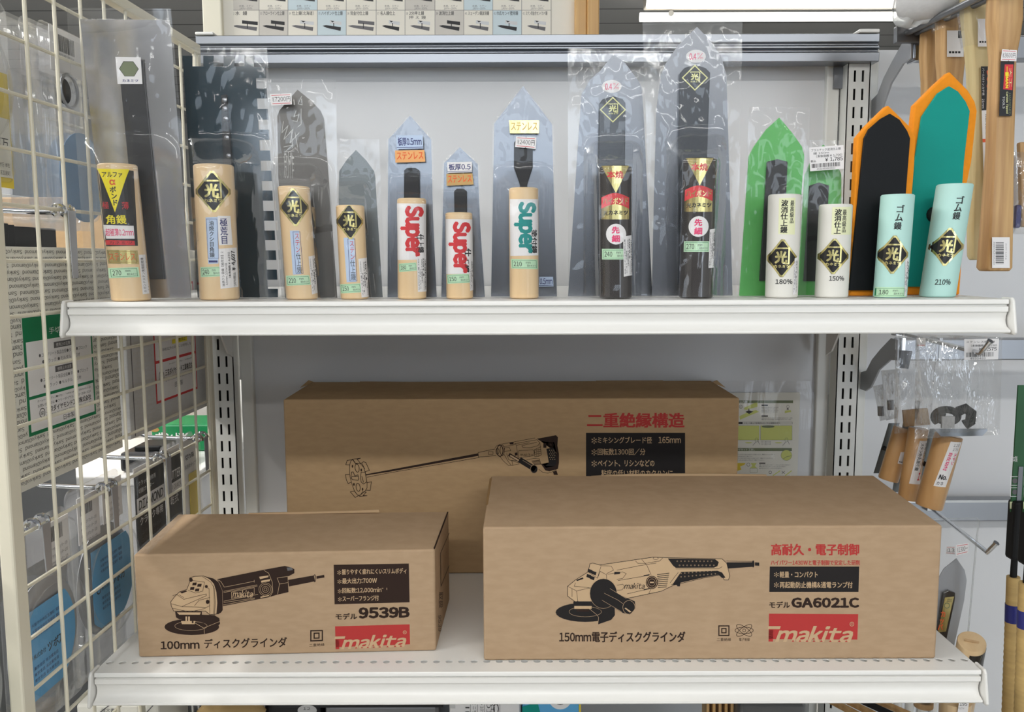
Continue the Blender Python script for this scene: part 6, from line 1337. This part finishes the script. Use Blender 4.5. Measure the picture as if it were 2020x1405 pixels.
hang_trowel('wood handled trowel hanging between two others with a long black lettered strip', (1812, 845), (1790, 985), 38, 1.06, [(1806, 866), (1832, 868), (1808, 952), (1786, 950)], n2)
hang_trowel('wood handled trowel with pink lettering and a number on its white strip', (1872, 858), (1832, 1000), 53, 1.02, [(1863, 866), (1887, 868), (1853, 955), (1831, 953)], n3)

# --- trowel in a clear pack beside the lower shelf
t = thing('packed_trowel', 'trowel in a clear pack with an orange lettered gold label beside the lower shelf', 'trowel', at(1885, 1275, 1.0)[:])
MB().prism([at(x, y, 1.0) for x, y in ((1887, 1102), (1903, 1125), (1907, 1145), (1902, 1185), (1882, 1275), (1838, 1275), (1846, 1150), (1862, 1122))], (0, 0.0008, 0)).build('blade', 'zinc', t)
MB().prism([at(x, y, 0.996) for x, y in ((1861, 1170), (1872, 1165), (1885, 1170), (1884, 1185), (1866, 1270), (1845, 1270))], (0, 0.0038, 0)).build('backing_bar', 'dark_handle', t, bevel=0.0008)
A = Art(); A.poly([(1864, 1179), (1882, 1177), (1866, 1246), (1850, 1248)], 'gold_foil', 0).txt('ミ', 1867, 1182, 1878, 1188, 'ink_black', 1).ring(1868, 1195, 5, 5, 1.2, 'olive', 1, 14).vtxt('カッパ', 1862, 1205, 1244, 11, 'ink_orange', 1, bold=0.03, slant=-0.22); A.build('gold_label', t, flat_map(0.9955))
g = MB(); g.grid(12, 16, lambda a, b: at(1842 + (1932 - 1842) * a - 26 * b, 1022 + 290 * b, 0.985 - 0.004 * abs(noise.noise(Vector((a * 5, b * 5, 1)))))).grid(2, 2, lambda a, b: at(1842 + 90 * a - 26 * b, 1022 + 290 * b, 1.006))
g.build('clear_pack', 'thin_bag_film', t, smooth=True)
MB().tube([at(1842, 1024, 0.985), at(1926, 1022, 0.985), at(1931, 1027, 0.985), at(1927, 1060, 0.985), at(1905, 1300, 0.985)], 0.0009, 6).build('pack_rim', 'acrylic', t, smooth=True)
A = Art(); price_tag(A, [(1886, 1075), (1911, 1071), (1910, 1091), (1886, 1097)], '1300-'); A.build('price_tag', t, flat_map(0.979))
A = Art(); price_tag(A, [(1867, 1078), (1884, 1078), (1884, 1094), (1865, 1093)], '13'); A.build('price_tag', t, flat_map(1.004))
# --- handle whose end shows beside the shelf corner
t = thing('boxed_handle', 'round wooden handle end with a black and gold label beside the lower shelf corner', 'handle', at(1905, 1350, 0.955)[:])
a, b = at(1917, 1266, 0.945), at(1893, 1400, 1.0); u = (b - a).normalized(); r = 0.0148
MB().tube([a, a + u * 0.001, b], [r * 0.95, r, r], 28).build('shaft', 'wood_pale', t, smooth=True)
MB().prism([a - u * 0.0006 + Vector((x, 0, 0)) + (Vector((0, 1, 0)) - u * u.y) * y for x, y in ((-0.008, 0.001), (0.006, -0.004), (0.008, -0.001), (-0.006, 0.004))], -u * 0.0006).build('wedge', 'wood_end', t)
def mp2(x, y, o):
    an = x; c = a + u * y; w1 = Vector((1, 0, 0)) - u * u.x; w1.normalize(); w2 = u.cross(w1); w2 = -w2 if w2.y > 0 else w2
    return c + (w1 * math.sin(an) + w2 * math.cos(an)) * (r + 0.0002 + o)
A = Art()
for k in range(12): A.rect(-0.5 + 0.15 * k, 0.006, -0.5 + 0.15 * (k + 1), 0.05, 'label_black', 0)
A.poly([(0.35, 0.008), (1.25, 0.008), (0.9, 0.022), (0.2, 0.03)], 'gold_foil', 1).poly([(0.3, 0.028), (1.2, 0.024), (1.2, 0.05), (0.3, 0.05)], 'label_white', 2).txt('カネミツ', 0.4, 0.03, 1.1, 0.037, 'ink_black', 3)
A.build('wrap_label', t, mp2)

# --- hanging brooms at the edge of the view
def broom(label, px, D, y0, y1, w):
    t = thing('hand_broom', label, 'broom', at(px, y1, D)[:], 'straw brooms on the end display')
    r = w / 2 * D / FPX; a = at(px, y0, D); P = []; R_ = []
    n = 90
    for k in range(n):
        f = k / (n - 1); y = y0 + (y1 - y0) * f; P.append(at(px - 8 * f * (1 if w < 40 else 1), y, D)); R_.append(r * (0.86 + 0.25 * f) * (1 + (0.035 if k % 3 == 0 else -0.01) * (1 if f > 0.25 else 0)))
    MB().tube(P, R_, 22).build('straw_bundle', 'broom_straw', t, smooth=True)
    k0, k1 = 14, 24; MB().tube([P[k] for k in range(k0, k1)], [r * 0.96] * (k1 - k0), 22).build('blue_band', 'cobalt', t, smooth=True)
    top = P[0]; MB().tube([top + Vector((0, 0, -0.004)), top + Vector((0, 0, 0.03)), top + Vector((0.002, 0, 0.06))], [r * 0.45, r * 0.4, r * 0.4], 14).build('shank', 'rubber_black', t, smooth=True)
    MB().box((top.x - r * 0.9, D - 0.008, top.z + 0.02), (top.x + r * 0.9, D + 0.008, top.z + 0.085)).build('plastic_clip', 'rubber_black', t, bevel=0.003)
    z0, z1 = at(px, 1010, D).z, at(px, 760, D).z
    MB().box((top.x - r * 0.95, D - 0.001, z0), (top.x + r * 1.2, D + 0.001, z1)).build('header_card', 'green_dark', t)
    MB().box((top.x - r * 0.3, D - 0.002, top.z + 0.05), (top.x + r * 0.3, D + 0.002, z0 + 0.05)).build('stem', 'grey_steel', t)
    A = Art()
    for yy in (940, 962): A.frame(px - 6, yy, px + 12, yy + 18, 1.0, 'label_white', 0).ell(px + 3, yy + 9, 5, 5, 'ink_grey', 0)
    A.rect(px - 7, 990, px + 14, 1004, 'label_cream', 0).line([(px - 2, 997), (px + 8, 995)], 2, 'ink_red', 1).txt('日本製', px - 5, 900, px + 8, 912, 'label_white', 0)
    A.build('printing', t, flat_map(D - 0.0012))
    return t
broom('straw broom with a blue band, set back behind the other one', 1999, 0.93, 1138, 1480, 30)
broom('straw broom with a blue band and coiled binding, in front of its twin', 2026, 0.885, 1150, 1490, 36)
t = flatbag('brush_bag', 'clear bag with a blue and brown brush at the edge of the view', 'bag', [(2000, 300), (2075, 300), (2072, 462), (1996, 462)], 0.96, 21, bulge=0.01)
MB().box(at(2003, 450, 0.96)[:], (at(2017, 404, 0.96).x, 0.966, at(2017, 404, 0.96).z)).build('blue_block', 'cobalt', t, bevel=0.002)
MB().prism([at(x, y, 0.96) for x, y in ((2012, 280), (2040, 280), (2034, 448), (2017, 448))], (0, 0.008, 0)).build('wood_grip', 'oak', t, bevel=0.002)

# ================================================================== shelf below, its tops just in view
ZB = -0.80
shelf('white perforated steel shelf at the bottom, below the cartons', ZB, 0.850, 0.0225)
zb = R(ZB) + 0.0004
def zat(y, D): return at(1010, y, D).z
def bx2(name, label, cat, x0, x1, y, D, dep, m, bevel=0.003):
    return bx(name, label, cat, (at(x0, y, D).x, D, zb), (at(x1, y, D).x, D + dep, zat(y, D)), m, bevel)
t = bx2('product_box', 'white box lettered in black columns on the bottom shelf', 'box', 886, 1026, 1384, 0.93, 0.14, 'label_white')
A = Art(); D = 0.9298
for x, s in ((918, '|||||'), (932, 'ミニサイズ'), (946, 'φ10シュリ'), (960, '010'), (968, 'RTOX')): A.txt(s, x, 1386, x + 8, 1425, 'ink_black', 0, rot=90)
A.txt('CO.', 973, 1386, 984, 1440, 'ink_black', 0, rot=90, bold=0.02)
for x in (928, 942, 956, 970, 986): A.line([(x, 1384), (x, 1440)], 0.8, 'ink_grey', 0)
A.rect(888, 1390, 898, 1398, 'card_grey', 0); A.build('lettering', t, flat_map(D))
t = bx2('product_box', 'blue box with a grey ring mark on the bottom shelf', 'box', 1030, 1146, 1382, 0.93, 0.12, 'blue_card')
A = Art(); A.ell(1105, 1380, 22, 20, 'label_white', 0).ell(1105, 1376, 17, 15, 'ink_black', 1).poly([(1030, 1395), (1060, 1385), (1075, 1440), (1030, 1440)], 'teal_plate', 0).rect(1142, 1390, 1146, 1440, 'yellow_card', 1); A.build('lettering', t, flat_map(D))
t = bx2('storage_tub', 'dark tub standing in the middle of the bottom shelf', 'tub', 640, 868, 1388, 1.0, 0.18, 'grey_steel', 0.006)
MB().box((at(640, 1400, 1.0).x - 0.004, 0.996, zat(1392, 1.0)), (at(868, 1400, 1.0).x + 0.004, 1.0, zat(1388, 1.0))).build('rim', 'black_metal', t)
t = thing('cloth_roll', 'tan cloth roll on the bottom shelf', 'cloth', at(455, 1395, 1.0)[:])
MB().tube([at(398, 1415, 1.0), at(410, 1408, 1.0), at(505, 1408, 1.0), at(515, 1415, 1.0)], [0.01, 0.016, 0.016, 0.01], 16).build('roll', 'cloth_tan', t, smooth=True)
c = at(455, 1408, 1.0); MB().box((c.x - 0.03, 0.985, zb), (c.x + 0.03, 1.03, c.z - 0.016)).build('core_box', 'carton_back', t, bevel=0.003)
t = bx2('storage_tub', 'dark tub with a round grey sticker on the bottom shelf', 'tub', 520, 634, 1386, 1.02, 0.16, 'black_metal', 0.006)
A = Art(); A.ell(606, 1402, 19, 11, 'card_grey', 0).txt('12', 598, 1396, 612, 1401, 'ink_black', 1); A.build('round_sticker', t, flat_map(1.0195))
t = bx('paper_carton', 'white paper carton standing beyond the foot of the wire grid', 'carton', (at(150, 1395, 1.02).x, 1.02, 0), (-0.452, 1.16, zat(1388, 1.02)), 'card_white')
A = Art(); A.line([(198, 1405), (218, 1390)], 2, 'ink_grey', 0).txt('注文書', 200, 1398, 226, 1405, 'ink_black', 0); A.build('printing', t, flat_map(1.0195))
t = bx2('paper_pad', 'white paper pad at the grid end of the bottom shelf', 'pad', 284, 312, 1386, 0.95, 0.09, 'card_white')
A = Art(); A.line([(290, 1405), (302, 1392)], 2, 'ink_grey', 0); A.build('printing', t, flat_map(0.9495))
t = bx2('wire_basket', 'grey wire fronted basket on the bottom shelf near the grid', 'basket', 352, 394, 1390, 1.06, 0.12, 'grey_steel')
for k in range(4): c = at(356 + 12 * k, 1390, 1.058); MB().tube([c, Vector((c.x, c.y, zb))], 0.0015, 6).build('wire', 'white_steel', t, smooth=True)
for i in range(5):
    x = 1394 + 12 * i; p, q = at(x, 1378, 0.95), at(x + 6, 1378, 0.95); dz = zb
    t = thing('wooden_lath', ['wooden lath standing first from the blue box', 'wooden lath standing second from the blue box', 'wooden lath standing in the middle of five', 'wooden lath standing fourth from the blue box', 'wooden lath standing next to the clear tray'][i], 'lath', (p.x, 0.95, dz), 'upright laths on the bottom shelf')
    MB().hexa([(p.x + .004, 0.95, dz), (q.x + .004, 0.95, dz), (q.x + .004, 0.975, dz), (p.x + .004, 0.975, dz), (p.x, 0.95, p.z), (q.x, 0.95, p.z), (q.x, 0.975, p.z), (p.x, 0.975, p.z)]).build('strip', 'pine' if i % 2 else 'oak', t, bevel=0.0008)
t = bx2('clear_tray', 'clear plastic tray with a dark base on the bottom shelf', 'tray', 1458, 1600, 1386, 0.93, 0.16, 'acrylic', 0.006)
MB().box((at(1470, 1390, 0.93).x, 0.94, zb + 0.002), (at(1590, 1390, 0.93).x, 1.08, zat(1402, 0.93))).build('dark_base', 'rubber_black', t)
for i in range(4):
    t = thing('wooden_stick', ['thin wooden stick leaning first in the slanted row', 'thin wooden stick leaning second in the slanted row', 'dark wooden stick leaning third in the slanted row', 'thin wooden stick leaning last in the slanted row'][i], 'stick', at(1660 + 34 * i, 1440, 0.98)[:], 'slanted sticks on the bottom shelf')
    a, b = at(1630 + 30 * i, 1378, 0.99), at(1720 + 36 * i, 1425, 0.95); b2 = b + (b - a) * 2.0; b2.z = max(b2.z, zb + 0.004)
    MB().tube([a, b, b2], 0.0042, 6).build('shaft', 'oak' if i != 2 else 'black_metal', t, smooth=True)
for i in range(5):
    x = 1748 + 23 * i; c = at(x, 1380, 1.06)
    t = thing('white_tube', ['white tube first from the slanted sticks', 'white tube second from the slanted sticks', 'white tube in the middle of the row', 'white tube behind the round wooden lid', 'white tube last before the tagged handle'][i], 'tube', (c.x, c.y, zb), 'white tubes on the bottom shelf')
    MB().tube([(c.x, c.y, zb), c], 0.0052, 14).build('pipe', 'white_steel', t, smooth=True); MB().tube([c - Vector((0, 0, 0.002)), c + Vector((0, 0, 0.001))], 0.0058, 14).build('cap', 'label_white', t, smooth=True)
c = at(1822, 1384, 0.99); t = thing('round_tub', 'round tub with a wooden lid on the bottom shelf', 'tub', (c.x, c.y, zb))
MB().tube([(c.x, c.y, zb), c], 0.008, 20).build('body', 'acrylic', t, smooth=True); MB().tube([c, c - Vector((0, 0, 0.006))], 0.0108, 24).build('lid', 'wood_end', t, smooth=True)
c = at(1885, 1382, 0.94); t = thing('tagged_handle', 'wooden handle with a numbered white tag on the bottom shelf', 'handle', (c.x, c.y, zb))
MB().tube([(c.x, c.y, zb), c], 0.0165, 24).build('shaft', 'wood_pale', t, smooth=True)
A = Art(); A.poly([(1892, 1384), (1912, 1384), (1906, 1425), (1886, 1425)], 'label_white', 0).txt('195', 1893, 1385.5, 1908, 1393, 'ink_black', 1, bold=0.01).txt('アルファ', 1889, 1396, 1902, 1400, 'ink_grey', 1); A.build('tag', t, flat_map(0.9225))

# done: drop the helper property used while parenting
for o in bpy.data.objects:
    if '_at' in o: del o['_at']
